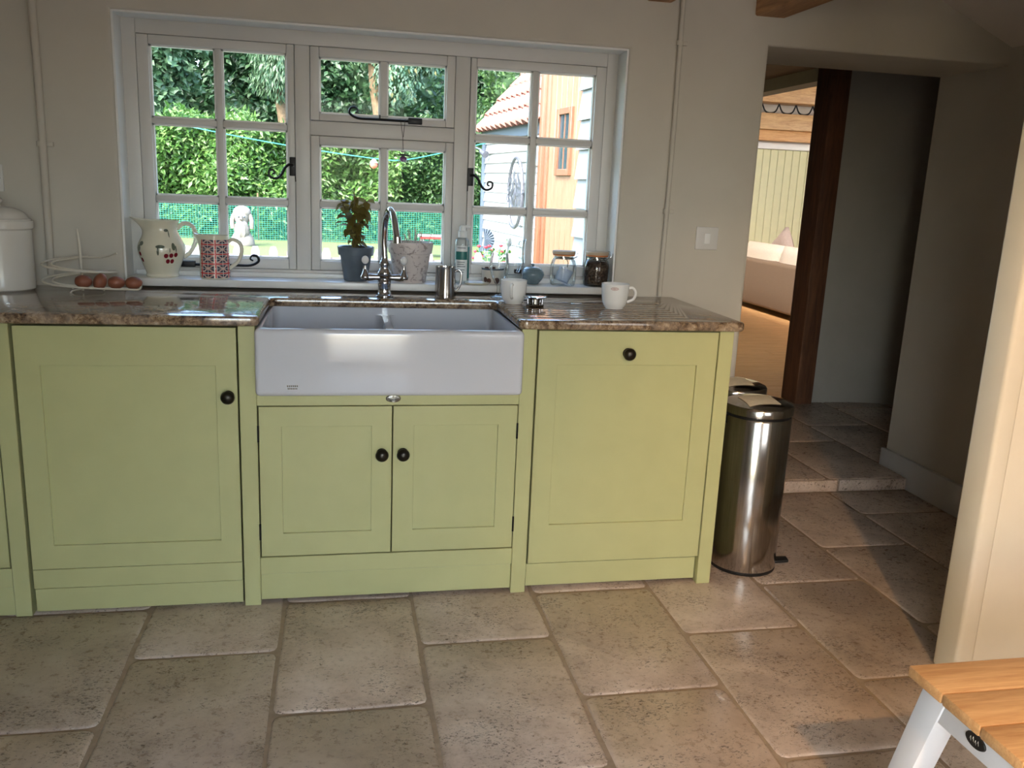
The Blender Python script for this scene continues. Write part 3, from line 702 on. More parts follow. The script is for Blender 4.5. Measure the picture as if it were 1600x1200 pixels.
# --- cherry jug
cj = empty('cherry_jug', 'cream pottery jug painted with red cherries on the window sill', 'jug', loc=(-0.762, 0.668, ZS))
jp = prof_smooth([(0.053, 0.0), (0.055, 0.006), (0.053, 0.014), (0.064, 0.045), (0.077, 0.085), (0.076, 0.110), (0.062, 0.140), (0.054, 0.162), (0.056, 0.180), (0.062, 0.194)], 54)
def spoutwob(lip, z1, z2, up):
    def f(a, r, z):
        d = abs((a - PI + PI) % (2 * PI) - PI)  # angle distance from direction +x -> shift to -x
        d = abs(((a - PI) + PI) % (2 * PI) - PI)
        k = max(0, 1 - d / 0.75) ** 1.6; t = max(0, min(1, (z - z1) / (z2 - z1))) ** 1.7
        return r + lip * k * t, z + up * k * t
    return f
cjb = MB().lathe(jp + [(max(0.001, r - 0.004), max(0.006, z)) for r, z in reversed(jp)], 56, cap=False, wob=spoutwob(0.040, 0.135, 0.194, 0.008))
cjo = cjb.build('body', 'cream_ceramic', cj, smooth=True)
hp = bez([(0.052, 0.010, 0.166), (0.074, 0.022, 0.185), (0.100, 0.038, 0.172), (0.108, 0.042, 0.130), (0.092, 0.034, 0.088), (0.068, 0.022, 0.066)], 30)
MB().tube(hp, 0.0075, 12).build('handle', 'cream_ceramic', cj, smooth=True)
A0 = math.radians(-98)
ch = []
for (du, z) in ((0.50, 0.077), (0.73, 0.078), (0.95, 0.080), (0.59, 0.058), (0.80, 0.058), (-0.80, 0.081), (-0.77, 0.060)): ch.append(ell(A0 + du, z, 0.098, 0.0080))
for c_ in ch: surf_patch(jp, [c_], 'berry_print', 'painted_cherry', cj, 0, 0, 0)
lv = []
for (du, z, ra, rz, ro) in ((0.26, 0.108, .20, .006, 0.3), (0.16, 0.092, .05, .014, 0), (0.84, 0.108, .09, .013, 0.0), (0.66, 0.096, .02, .008, 0), (-0.72, 0.116, .16, .008, 0.5), (-0.85, 0.100, .14, .012, 0.2), (0.95, 0.100, .03, .012, 0.0), (-1.05, 0.085, .05, .012, 0), (0.62, 0.162, .14, .005, 0.5), (0.75, 0.150, .03, .012, 0)):
    lv.append(ell(A0 + du, z, ra, rz, 10, 0))
for c_ in lv: surf_patch(jp, [c_], 'leaf_print', 'painted_leaf', cj, 0, 0, 0)
# --- flag mug jug
fj = empty('flag_jug', 'small jug printed with red, white and blue flags on the sill', 'jug', loc=(-0.584, 0.650, ZS))
fp = [(0.046, 0.0), (0.0505, 0.003), (0.0505, 0.02), (0.050, 0.05), (0.049, 0.08), (0.0485, 0.11), (0.0485, 0.128), (0.0485, 0.140), (0.0485, 0.150)]
fb_ = MB().lathe(fp + [(r - 0.004, max(0.006, z)) for r, z in reversed(fp)], 48, cap=False, wob=spoutwob(0.022, 0.085, 0.150, 0.006))
fo = fb_.build('body', 'cream_ceramic', fj, smooth=True)
pv = []; pf_ = []; puv = []
n = 44
for i in range(n + 1):
    a = math.radians(-148 + 296 * i / n)
    for j in range(9):
        z = 0.004 + 0.132 * j / 8; r = 0.0512 - 0.0022 * min(1, z / 0.11); pv.append((r * math.cos(a), r * math.sin(a), z))
for i in range(n):
    for j in range(8): pf_.append((i * 9 + j, (i + 1) * 9 + j, (i + 1) * 9 + j + 1, i * 9 + j + 1))
me = bpy.data.meshes.new('flag_print'); me.from_pydata(pv, [], pf_); me.update(); uvl = me.uv_layers.new(name='UVMap')
for p in me.polygons:
    for li in p.loop_indices:
        v = me.vertices[me.loops[li].vertex_index].index; uvl.data[li].uv = ((v // 9) / n, (v % 9) / 8)
me.materials.append(M('flag_print')); me.polygons.foreach_set('use_smooth', [True] * len(me.polygons))
po = bpy.data.objects.new('flag_print', me); COL.objects.link(po); po.parent = fj
MB().tube(bez([(0.046, 0, 0.128), (0.062, 0, 0.136), (0.086, 0, 0.124), (0.092, 0, 0.095), (0.078, 0, 0.060), (0.048, 0, 0.034)], 28), 0.0065, 12).build('handle', 'cream_ceramic', fj, smooth=True)
# --- storage canister
cn = empty('storage_jar', 'large cream lidded storage jar on the worktop by the wall socket', 'jar', loc=(-1.213, 0.485, ZT))
MB().lathe([(0.088, 0), (0.093, 0.004), (0.094, 0.02), (0.094, 0.19), (0.100, 0.195), (0.101, 0.216), (0.099, 0.219), (0.0, 0.219)], 56, cap=False).build('body', 'canister_ceramic', cn, smooth=True)
MB().lathe([(0.0, 0.219), (0.094, 0.219), (0.094, 0.223), (0.088, 0.226)] + prof_smooth([(0.086, 0.228), (0.074, 0.244), (0.05, 0.256), (0.022, 0.261), (0.013, 0.263), (0.011, 0.268), (0.018, 0.276), (0.018, 0.283), (0.010, 0.289), (0.0, 0.290)], 40), 56, cap=False).build('lid', 'canister_ceramic', cn, smooth=True)
# --- egg stand (spiral wire) and eggs
eg = empty('egg_stand', 'cream wire spiral egg stand on the worktop', 'egg stand', loc=(-0.968, 0.452, ZT))
MB().tube([(0, 0, 0.004), (0.0, 0, 0.10), (-0.002, 0, 0.165), (-0.005, 0, 0.20)], [0.0042, 0.0042, 0.004, 0.002], 10).build('post', 'cream_wire', eg, smooth=True)
def rail(off):
    pts = [(0.190, -0.066 - 0.75 * off, 0.020), (0.10, -0.075 - off, 0.023), (0.02, -0.078 - off, 0.026)]
    for k in range(1, 25):
        a = -PI / 2 - k * (2 * PI * 1.5) / 24
        rx = 0.080 + off; ry = 0.078 + off
        pts.append((-0.005 + rx * math.cos(a), ry * math.sin(a), 0.026 + 0.078 * k / 24))
    return pts
for off in (0.0, 0.028): MB().tube(bez(rail(off), 110), 0.0031, 8).build('rail', 'cream_wire', eg, smooth=True)
MB().tube(bez([(0.190, -0.066, 0.020), (0.196, -0.076, 0.034), (0.190, -0.087, 0.020)], 12), 0.0026, 8).build('end_stop', 'cream_wire', eg, smooth=True)
MB().tube(bez([(-0.005, 0.08, 0.104), (0.05, 0.06, 0.106), (0.085, 0.03, 0.116), (0.105, 0.02, 0.124)], 16), 0.0026, 8).build('hook', 'cream_wire', eg, smooth=True)
for a in (0.3, 2.3, 4.4): MB().tube([(0, 0, 0.010), (0.055 * math.cos(a), 0.055 * math.sin(a), 0.008), (0.065 * math.cos(a), 0.065 * math.sin(a), 0.0026)], 0.0026, 8).build('foot', 'cream_wire', eg, smooth=True)
MB().tube([(0.0, 0, 0.02), (0.0, -0.078, 0.024), (0, -0.106, 0.024)], 0.0024, 8).build('cross_wire', 'cream_wire', eg)
ep = prof_smooth([(0.0, -0.026), (0.012, -0.0235), (0.0195, -0.012), (0.0215, 0.0), (0.0185, 0.014), (0.0105, 0.0255), (0.0, 0.0295)], 24)
for i, (x, rz, ry, yc, gap) in enumerate(((0.028, 0.0, 90, -0.092, 0.0140), (0.0765, 0.6, 22, -0.0900, 0.0137), (0.1225, 0.1, 90, -0.0860, 0.0126), (0.1725, 0.0, 86, -0.0790, 0.0114))):
    e = MB().lathe([(r * 0.92, z * 0.92) for r, z in ep], 24, cap=False).xform(Matrix.Rotation(math.radians(ry), 4, 'Y')).build('egg', 'egg_shell', None, smooth=True)
    wire = 0.026 - 0.006 * max(0, x - 0.02) / 0.17
    e.location = (-0.968 + x, 0.452 + yc, ZT + wire + math.sqrt(0.0227 ** 2 - gap ** 2) + (0.0015 if i == 1 else 0)); e.rotation_euler.z = rz
    tag(e, ('brown egg lying beside the post of the wire stand', 'brown egg tilted up between two lying eggs', 'brown egg lying between the tilted egg and the end egg', 'darker brown egg at the open end of the wire stand')[i], 'egg', 'eggs on the wire stand')
# --- blue pot with herb
bp = empty('herb_pot', 'slate blue tapered flowerpot behind the tap', 'flowerpot', loc=(-0.096, 0.668, ZS))
MB().lathe([(0.0, 0.0), (0.040, 0.0), (0.043, 0.003), (0.056, 0.088), (0.0565, 0.092), (0.0635, 0.093), (0.0665, 0.122), (0.064, 0.124), (0.060, 0.122), (0.058, 0.108)], 44, cap=False).build('body', 'pot_blue', bp, smooth=True)
MB().lathe([(0.0, 0.112), (0.030, 0.111), (0.0585, 0.108)], 28, cap=False).build('soil', 'soil', bp, smooth=True)
hb = empty('herb_plant', 'wilting leafy herb growing in the slate blue pot', 'plant', loc=(-0.096, 0.668, ZS + 0.11))
stems = [[(0, 0, 0), (0.002, 0, 0.06), (-0.004, 0.004, 0.13), (-0.006, 0, 0.205)], [(0.004, 0.004, 0), (0.012, 0.006, 0.06), (0.026, 0.0, 0.13), (0.034, -0.004, 0.18)], [(-0.004, 0, 0), (-0.014, 0.004, 0.05), (-0.034, 0.0, 0.12), (-0.052, 0.0, 0.188)]]
for s in stems: MB().tube(bez(s, 18), 0.0024, 6).build('stem', 'stem', hb, smooth=True)
def leaf_mesh(L, W, droop, name='leaf', mat='herb_leaf'):
    vs = []; fs = []; n = 6
    for i in range(n + 1):
        t = i / n; ww = W * math.sin(PI * min(1, t ** 0.8)) * (1 if 0 < i < n else 0.05); z = -droop * t * t
        vs += [(L * t, -ww / 2, z + 0.12 * ww), (L * t, 0, z), (L * t, ww / 2, z + 0.12 * ww)]
    for i in range(n):
        for k in (0, 1): fs.append((i * 3 + k, i * 3 + k + 1, i * 3 + k + 4, i * 3 + k + 3))
    me = bpy.data.meshes.new(name); me.from_pydata(vs, [], fs); me.update(); me.materials.append(M(mat)); me.polygons.foreach_set('use_smooth', [True] * len(me.polygons)); return me
LM = [leaf_mesh(0.050, 0.034, 0.022), leaf_mesh(0.042, 0.028, 0.026), leaf_mesh(0.036, 0.026, 0.010)]
rl = random.Random(5)
for s in stems:
    pts = bez(s, 18); top = s[-1][2]
    for i in range(25):
        f = 0.22 + 0.78 * i / 24; p = pts[min(len(pts) - 1, int(f * (len(pts) - 1)))]
        o = bpy.data.objects.new('leaf', LM[i % 3]); COL.objects.link(o); o.parent = hb; o.location = p
        o.rotation_euler = (rl.uniform(-0.4, 0.4), rl.uniform(-0.55, 0.95), i * 2.4 + rl.uniform(-0.4, 0.4)); k = rl.uniform(0.8, 1.15); o.scale = (k, k, k)
# --- floral pot
fpz = empty('floral_pot', 'pale floral patterned flowerpot of dry twigs beside the tap', 'flowerpot', loc=(0.101, 0.672, ZS))
MB().lathe([(0.0, 0.0), (0.056, 0.0), (0.058, 0.003), (0.074, 0.104), (0.0795, 0.106), (0.0845, 0.138), (0.083, 0.146), (0.079, 0.146), (0.076, 0.130)], 48, cap=False).build('body', 'floral_pot', fpz, smooth=True)
MB().lathe([(0.0, 0.132), (0.076, 0.130)], 28, cap=False).build('soil', 'soil', fpz)
for i in range(16):
    a = i * 2.4; r = 0.012 + 0.003 * i; h = 0.042 + 0.025 * rl.random()
    MB().tube(bez([(r * math.cos(a), r * math.sin(a), 0.125), (1.15 * r * math.cos(a) + .006, 1.15 * r * math.sin(a), 0.14), (1.3 * r * math.cos(a) + rl.uniform(-.02, .02), 1.2 * r * math.sin(a), 0.13 + h)], 8), 0.0017, 5).build('twig', 'twig', fpz)
# --- steel mug
sm_ = empty('steel_jug', 'small brushed steel milk jug on the worktop behind the sink', 'jug', loc=(0.215, 0.515, ZT))
MB().lathe([(0.0, 0.003), (0.034, 0.003), (0.0375, 0.0), (0.0378, 0.006), (0.0365, 0.02), (0.0345, 0.095), (0.0355, 0.104), (0.034, 0.104), (0.033, 0.095), (0.034, 0.01), (0.0, 0.008)], 40, cap=False).build('body', 'brushed_steel', sm_, smooth=True)
MB().tube(bez([(0.033, -0.004, 0.088), (0.046, -0.006, 0.094), (0.056, -0.008, 0.080), (0.053, -0.008, 0.045), (0.044, -0.006, 0.026), (0.034, -0.004, 0.022)], 26), 0.0042, 10).build('handle', 'chrome', sm_, smooth=True)
# --- soap bottle
sp_ = empty('soap_bottle', 'clear hand soap pump bottle with a teal label on the sill', 'bottle', loc=(0.292, 0.66, ZS))
MB().lathe([(0.0, 0.002), (0.025, 0.0), (0.0275, 0.004), (0.0275, 0.150), (0.024, 0.162), (0.014, 0.168), (0.014, 0.172)], 32, cap=False).build('body', 'clear_glass', sp_, smooth=True)
def band(r, z0, z1, a0, a1, name, mat, par, n=14):
    m = MB(); vs = []
    for i in range(n + 1):
        a = math.radians(a0 + (a1 - a0) * i / n); vs += [(r * math.cos(a), r * math.sin(a), z0), (r * math.cos(a), r * math.sin(a), z1)]
    m.add(vs, [(2 * i, 2 * i + 2, 2 * i + 3, 2 * i + 1) for i in range(n)]); return m.build(name, mat, par, smooth=True)
band(0.0279, 0.012, 0.140, -150, -55, 'label', 'label_white', sp_); band(0.0281, 0.088, 0.118, -150, -55, 'label_band', 'teal_label', sp_); band(0.0279, 0.02, 0.135, -50, 10, 'back_label', 'teal_label', sp_)
for k, zz in enumerate((0.130, 0.078, 0.070, 0.062, 0.050, 0.042)): band(0.0282, zz, zz + 0.0025, -135, -70 - 6 * (k % 3), 'label_text', 'slate_grey', sp_, 8)
MB().lathe([(0.0, 0.168), (0.0165, 0.168), (0.0165, 0.190), (0.012, 0.194), (0.012, 0.208), (0.0, 0.209)], 24, cap=False).build('pump_collar', 'label_white', sp_, smooth=True)
MB().box(-0.008, 0.030, -0.007, 0.007, 0.203, 0.213).build('pump_nozzle', 'label_white', sp_, 0.003, 2)
sd = MB().lathe(prof_smooth([(0.0, 0.002), (0.03, 0.001), (0.036, 0.002), (0.040, 0.008), (0.037, 0.007), (0.03, 0.004), (0.0, 0.004)], 24), 30, cap=False, wob=lambda a, r, z: (r * (1 + 0.25 * abs(math.cos(a))), z)).build('soap_dish', 'cream_ceramic', None, smooth=True)
sd.location = (0.345, 0.626, ZS); tag(sd, 'shallow cream dish on the sill beside the soap bottle', 'dish')
# --- spotted ceramic pot
sq = empty('spotted_beaker', 'small cream beaker with brown spots on the sill behind the wine glass', 'beaker', loc=(0.412, 0.672, ZS))
MB().lathe([(0.0, 0.002), (0.036, 0.0), (0.039, 0.004), (0.042, 0.055), (0.041, 0.058), (0.039, 0.055), (0.037, 0.008), (0, 0.006)], 36, cap=False).build('body', 'spotted_pot', sq, smooth=True)
band(0.0423, 0.052, 0.058, 0, 360, 'rim', 'pot_blue', sq, 30)
# --- clear wine glass and jug
wg = empty('wine_glass', 'clear wine glass on the worktop behind the plain white cup', 'glass', loc=(0.405, 0.50, ZT))
MB().lathe(prof_smooth([(0.0, 0.003), (0.020, 0.002), (0.029, 0.001), (0.027, 0.004), (0.010, 0.010), (0.006, 0.03), (0.010, 0.048), (0.026, 0.072), (0.034, 0.105), (0.033, 0.135), (0.029, 0.158)], 50), 36, cap=False).build('bowl', 'clear_glass', wg, smooth=True)
gj = empty('glass_jug', 'tall clear glass jug on the sill by the spotted beaker', 'jug', loc=(0.489, 0.636, ZS)); gj.rotation_euler.z = 1.05
MB().lathe(prof_smooth([(0.0, 0.004), (0.030, 0.001), (0.0335, 0.006), (0.035, 0.04), (0.036, 0.09), (0.034, 0.13), (0.037, 0.158), (0.041, 0.170)], 40), 40, cap=False, wob=spoutwob(0.018, 0.12, 0.17, 0.006)).build('body', 'clear_glass', gj, smooth=True)
MB().tube(bez([(0.034, 0, 0.15), (0.055, 0, 0.155), (0.066, 0, 0.12), (0.056, 0, 0.07), (0.036, 0, 0.045)], 24), 0.005, 10).build('handle', 'clear_glass', gj, smooth=True)
# --- blue sugar bowl
bo_ = empty('sugar_bowl', 'round grey-blue glazed sugar bowl with knobbed lid on the sill', 'bowl', loc=(0.568, 0.682, ZS))
MB().lathe(prof_smooth([(0.0, 0.0), (0.022, 0.0), (0.026, 0.004), (0.040, 0.022), (0.045, 0.038), (0.040, 0.050), (0.036, 0.053)], 34), 40, cap=False).build('body', 'blue_glaze', bo_, smooth=True)
MB().lathe(prof_smooth([(0.037, 0.053), (0.034, 0.058), (0.022, 0.065), (0.008, 0.068), (0.005, 0.071), (0.007, 0.075), (0.0, 0.078)], 30), 36, cap=False).build('lid', 'blue_glaze', bo_, smooth=True)
# --- two clip jars
def clip_jar(label, loc, fill):
    j = empty('clip_jar', label, 'jar', loc=loc)
    pr = prof_smooth([(0.0, 0.003), (0.040, 0.0), (0.047, 0.006), (0.050, 0.03), (0.0495, 0.07), (0.044, 0.094), (0.037, 0.104), (0.0365, 0.112)], 36)
    MB().lathe(pr, 44, cap=False).build('glass_body', 'clear_glass', j, smooth=True)
    band(0.038, 0.100, 0.106, 0, 360, 'wire_band', 'chrome', j, 36)
    MB().lathe([(0.0, 0.1125), (0.041, 0.1125), (0.042, 0.115), (0.042, 0.118), (0.0, 0.118)], 36, cap=False).build('seal', 'rubber_seal', j, smooth=True)
    MB().lathe([(0.0, 0.1185), (0.043, 0.1185), (0.044, 0.121), (0.044, 0.128), (0.042, 0.130), (0.0, 0.131)], 36, cap=False).build('lid', 'wood_lid', j, smooth=True)
    MB().tube(bez([(0.036, -0.012, 0.103), (0.050, -0.014, 0.112), (0.050, -0.012, 0.128), (0.038, -0.012, 0.134)], 14), 0.0016, 6).build('clip', 'chrome', j, smooth=True)
    MB().tube(bez([(0.0, -0.039, 0.104), (0.006, -0.042, 0.090), (0.004, -0.046, 0.072)], 12), 0.0014, 6).build('lever_wire', 'pewter', j, smooth=True)
    if fill:
        f = MB().lathe(prof_smooth([(0.0, 0.006), (0.040, 0.006), (0.046, 0.02), (0.0465, 0.07), (0.040, 0.090), (0.0, 0.094)], 40), 44, cap=False, wob=lambda a, r, z: (r * (1 - 0.06 * random.random()), z))
        f.build('dried_tea', 'tea_leaves', j)
    return j
clip_jar('clip-top glass jar full of dark dried tea by the window reveal', (0.815, 0.665, ZS), True)
cjr = clip_jar('clip-top glass jar holding a pale packet, wooden lid', (0.683, 0.665, ZS), False)
pk = cushion('paper_packet', (0.055, 0.022, 0.052), 'packet', None, Matrix.Translation((0.685, 0.660, ZS + 0.038)) @ Matrix.Rotation(0.35, 4, 'Y') @ Matrix.Rotation(0.25, 4, 'X'))
tag(pk, 'pale blue packet lying inside the glass clip jar', 'packet')
# --- cups
def cup(label, loc, ang, sc, reflection_patch):
    c = empty('tea_cup', label, 'cup', loc=loc); c.rotation_euler.z = ang
    pr = prof_smooth([(0.0, 0.003), (0.024, 0.002), (0.028, 0.0), (0.030, 0.004), (0.038, 0.018), (0.0425, 0.045), (0.0445, 0.080)], 30)
    inn = prof_smooth([(0.0425, 0.080), (0.040, 0.045), (0.034, 0.018), (0.0, 0.008)], 20)
    MB().lathe([(r * sc, z * sc) for r, z in pr + inn], 44, cap=False).build('body', 'white_ceramic', c, smooth=True)
    MB().tube([p * sc for p in bez([(0.041, 0, 0.066), (0.056, 0, 0.068), (0.066, 0, 0.052), (0.060, 0, 0.032), (0.040, 0, 0.022)], 24)], 0.0045 * sc, 10).build('handle', 'white_ceramic', c, smooth=True)
    if reflection_patch:
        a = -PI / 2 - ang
        surf_patch([(r * sc, z * sc) for r, z in pr], [ell(a - 0.35, 0.067 * sc, 0.30, 0.006, 12)], 'reflection_pink', 'painted_reflection', c, 0, 0, 0, 0.0004)  # pinkish reflection painted on the cup as a coloured patch
    return c
cup('plain white cup on the drainer beside the metal strainer', (0.430, 0.345, ZT), math.radians(-108), 1.02, False)
cup('white cup with a painted pink reflection under its rim on the drainer', (0.765, 0.262, ZT), math.radians(-12), 1.06, True)
# --- sink strainer / plug
st = empty('sink_strainer', 'chrome sink plug strainer standing on the drainer grooves', 'strainer', loc=(0.493, 0.285, ZT)); st.scale = (1.0, 1.0, 1.25)
MB().lathe([(0.0, 0.0), (0.029, 0.0), (0.031, 0.003), (0.029, 0.006), (0.022, 0.007), (0.021, 0.020), (0.023, 0.022), (0.0, 0.022)], 32, cap=False).build('base', 'pewter', st, smooth=True)
MB().lathe([(0.0, 0.0215), (0.034, 0.0215), (0.039, 0.024), (0.039, 0.026), (0.034, 0.0275), (0.0, 0.0275)], 40, cap=False, wob=lambda a, r, z: (r * (1 + 0.05 * math.cos(8 * a)) if r > .03 else r, z)).build('flange', 'chrome', st, smooth=True)
for k in range(6):
    a = k * PI / 3; MB().tube([(0.024 * math.cos(a), 0.024 * math.sin(a), 0.004), (0.026 * math.cos(a), 0.026 * math.sin(a), 0.023)], 0.002, 6).build('rib', 'chrome', st)
# --- sun catcher hanging from the fanlight stay
sc_ = empty('sun_catcher', 'purple glass sun catcher hanging on a thread from the window stay', 'ornament', loc=(0.070, 0.700, 1.508)); sc_.scale = (1.25, 1.25, 0.94)
MB().tube([(-0.007, 0.008, 0.006), (0.0, 0, -0.06), (0.002, 0, -0.112)], 0.0008, 5).build('thread', 'black_plastic', sc_)
MB().tube([(0.007, 0.008, 0.006), (0.0015, 0, -0.06)], 0.0008, 5).build('thread', 'black_plastic', sc_)
MB().lathe([(0.0, -0.122), (0.019, -0.126), (0.019, -0.130), (0.0, -0.131)], 24, 0.002, 0, cap=False).build('disc', 'black_plastic', sc_)
MB().sphere((0.002, 0, -0.142), 0.011, 14, 10).build('purple_ball', 'purple_bead', sc_, smooth=True)
for k in range(5): MB().sphere((0.002 + 0.013 * math.cos(k * 1.25), 0.013 * math.sin(k * 1.25), -0.150), 0.005, 8, 6).build('bead', 'clear_glass', sc_, smooth=True)
MB().sphere((0.000, 0, -0.113), 0.006, 10, 8).build('cap_bead', 'white_ceramic', sc_, smooth=True)

# ================================================================== WALL FITTINGS
def pipe(label, x, r, z0, z1, clips):
    p = empty('wall_pipe', label, 'pipe', loc=(x, YW - r - 0.004, z0))
    MB().tube([(0, 0, 0), (0.004, 0, (z1 - z0) * 0.5), (0.0, 0, z1 - z0)], r, 14).build('tube', 'wall_paint', p, smooth=True)
    for z in clips:
        MB().lathe([(r + 0.0035, z - z0 - 0.008), (r + 0.0035, z - z0 + 0.008)], 18).build('clip', 'wall_paint', p, smooth=True)
        MB().box(-0.004, r + 0.022, 0.0, r + 0.004, z - z0 - 0.007, z - z0 + 0.007).build('clip_foot', 'wall_paint', p, 0.002)
pipe('painted pipe running up the wall beside the storage jar', -1.104, 0.012, 0.94, CZ - 0.01, (1.364,)); pipe('slim painted pipe on the wall beside the light switch', 1.057, 0.009, 0.907, CZ - 0.01, (1.827, 1.228))
lsw = empty('light_switch', 'square white light switch plate on the wall near the doorway', 'switch', loc=(1.233, YW, 1.132))
MB().box(-0.045, 0.045, -0.009, 0.0, -0.043, 0.043).build('plate', 'white_trim', lsw, 0.003, 2); MB().box(-0.012, 0.012, -0.0125, -0.008, -0.020, 0.020).build('rocker', 'white_gloss', lsw, 0.002, 2)
soc = empty('wall_socket', 'white wall socket plate above the storage jar', 'socket', loc=(-1.275, YW, 1.25))
MB().box(-0.045, 0.045, -0.009, 0.0, -0.043, 0.043).build('plate', 'white_trim', soc, 0.003, 2)
for (dx) in (-0.034, 0.034): MB().lathe([(0.0, 0.0), (0.003, 0.0)], 10, cap=False).xform(Matrix.Translation((dx, -0.0094, 0)) @ Matrix.Rotation(PI / 2, 4, 'X')).build('screw', 'iron', soc)

# ================================================================== BINS
def bin_(label, loc, ang):
    b = empty('pedal_bin', label, 'bin', loc=loc); b.rotation_euler.z = ang
    MB().lathe([(0.0, 0.0), (0.115, 0.0), (0.117, 0.004), (0.117, 0.012), (0.115, 0.014)], 56, cap=False).build('base_ring', 'black_plastic', b, smooth=True)
    MB().lathe([(0.1155, 0.010), (0.117, 0.014), (0.117, 0.555), (0.114, 0.560)], 72, cap=False).build('body', 'brushed_steel', b, smooth=True)
    MB().lathe([(0.112, 0.555), (0.1135, 0.572)], 56, cap=False).build('gap_ring', 'black_plastic', b, smooth=True)  # plain black ring in the gap between body and lid
    MB().lathe([(0.116, 0.568), (0.121, 0.572), (0.121, 0.594), (0.117, 0.600)] + prof_smooth([(0.115, 0.601), (0.09, 0.611), (0.05, 0.618), (0.0, 0.620)], 16), 72, cap=False).build('lid', 'brushed_steel', b, smooth=True)
    # instruction sticker on the lid
    m = MB(); vs = []; nn = 10
    for i in range(nn + 1):
        for j in range(5):
            wx = -0.072 + 0.115 * i / nn; wy = -0.080 + 0.100 * j / 4; x = wx * math.cos(ang) + wy * math.sin(ang); y = -wx * math.sin(ang) + wy * math.cos(ang); r = math.hypot(x, y); z = 0.0022 + next(z0 + (z1 - z0) * (min(r, 0.1149) - r0) / (r1 - r0) for (r0, z0, r1, z1) in ((0, .620, .05, .618), (.05, .618, .09, .611), (.09, .611, .115, .601)) if min(r, 0.1149) <= r1)
            vs.append((x, y, z))
    m.add(vs, [(i * 5 + j, (i + 1) * 5 + j, (i + 1) * 5 + j + 1, i * 5 + j + 1) for i in range(nn) for j in range(4)])
    m.build('sticker', 'lid_sticker', b, smooth=True)
    m = MB().box(-0.022, 0.022, -0.165, -0.10, 0.012, 0.022); m.v = [(x * (1 if y > -0.12 else 0.85), y, z + (0.006 if y < -0.12 else 0)) for x, y, z in m.v]
    m.build('pedal', 'black_plastic', b, 0.003)
    MB().box(-0.025, 0.025, 0.110, 0.130, 0.53, 0.60).build('hinge', 'black_plastic', b, 0.004)
    return b
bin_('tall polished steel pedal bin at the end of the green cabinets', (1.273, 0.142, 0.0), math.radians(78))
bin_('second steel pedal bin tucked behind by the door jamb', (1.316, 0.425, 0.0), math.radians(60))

# ================================================================== BENCH
bn = empty('bench', 'oak slat bench with white splayed legs before the cream wall', 'bench', loc=(0.895, -1.26, 0.0))
for k in range(4): MB().box(0.0, 1.15, -0.0955 * (k + 1) + 0.003, -0.0955 * k - 0.0, 0.428, 0.450).build('slat', 'oak_bench', bn, 0.003, 2)
for xx in (0.022, 1.085):
    e = MB().box(xx, xx + 0.042, -0.345, -0.035, 0.372, 0.4275).build('end_rail', 'bench_white', bn, 0.003, 2)
    for s, yc in ((1, -0.055), (-1, -0.325)):
        m = MB(); y0 = yc; y1 = yc + s * 0.125
        hw = 0.030
        m.add([(xx - 0.004, y0 - hw, 0.4265), (xx + 0.046, y0 - hw, 0.4265), (xx + 0.046, y0 + hw, 0.4265), (xx - 0.004, y0 + hw, 0.4265), (xx - 0.004, y1 - hw * .8, 0.0), (xx + 0.046, y1 - hw * .8, 0.0), (xx + 0.046, y1 + hw * .8, 0.0), (xx - 0.004, y1 + hw * .8, 0.0)],
              [(0, 1, 2, 3), (7, 6, 5, 4), (0, 4, 5, 1), (1, 5, 6, 2), (2, 6, 7, 3), (3, 7, 4, 0)])
        m.build('leg', 'bench_white', bn, 0.003, 2)
    if xx < 0.1:
        m = MB().lathe([(0.0, 0.003), (0.020, 0.003), (0.021, 0.0)], 30, cap=False).xform(Matrix.Translation((xx, -0.163, 0.401)) @ Matrix.Rotation(-PI / 2, 4, 'Y') @ Matrix.Diagonal((0.62, 1.15, 1, 1)))
        bg_ = m.build('maker_badge', 'black_plastic', bn, smooth=True)
        for dy, dz in ((-0.010, 0.001), (-0.004, -0.001), (0.002, 0.002), (0.008, 0.0)):
            MB().tube([(xx - 0.0034, -0.163 + dy, 0.401 + dz - 0.004), (xx - 0.0034, -0.161 + dy, 0.401 + dz + 0.004), (xx - 0.0034, -0.159 + dy, 0.401 + dz - 0.002)], 0.0005, 4).build('badge_script', 'badge', bg_)
MB().box(0.064, 1.085, -0.205, -0.175, 0.380, 0.420).build('stretcher', 'bench_white', bn, 0.003, 2)

# ================================================================== CEILING SPOTLIGHT (behind the camera)
sl = empty('ceiling_spotlight', 'small white ceiling spotlight over the room', 'lamp', loc=(0.60, -2.98, CZ))
MB().lathe([(0.045, 0.0), (0.045, -0.012), (0.0, -0.013)], 24, cap=False).build('ceiling_plate', 'white_gloss', sl, smooth=True)
dirv = (Vector((1.75, -0.55, 0.15)) - Vector((0.60, -2.98, CZ - 0.07))).normalized()
MB().lathe([(0.020, -0.05), (0.032, -0.04), (0.034, 0.035), (0.028, 0.035), (0.0, 0.02)], 24, cap=False).xform(Matrix.Translation((0, 0, -0.06)) @ dirv.to_track_quat('Z', 'Y').to_matrix().to_4x4()).build('lamp_head', 'white_gloss', sl, smooth=True)
spl = bpy.data.lights.new('ceiling_spot_offscreen', 'SPOT'); spl.energy = 140; spl.color = (1.0, 0.60, 0.27); spl.spot_size = math.radians(58); spl.spot_blend = 0.7; spl.shadow_soft_size = 0.022
splo = bpy.data.objects.new('ceiling_spot_offscreen', spl); COL.objects.link(splo); splo.location = Vector((0.60, -2.98, CZ - 0.06)) + dirv * 0.05
splo.rotation_euler = dirv.to_track_quat('-Z', 'Y').to_euler()

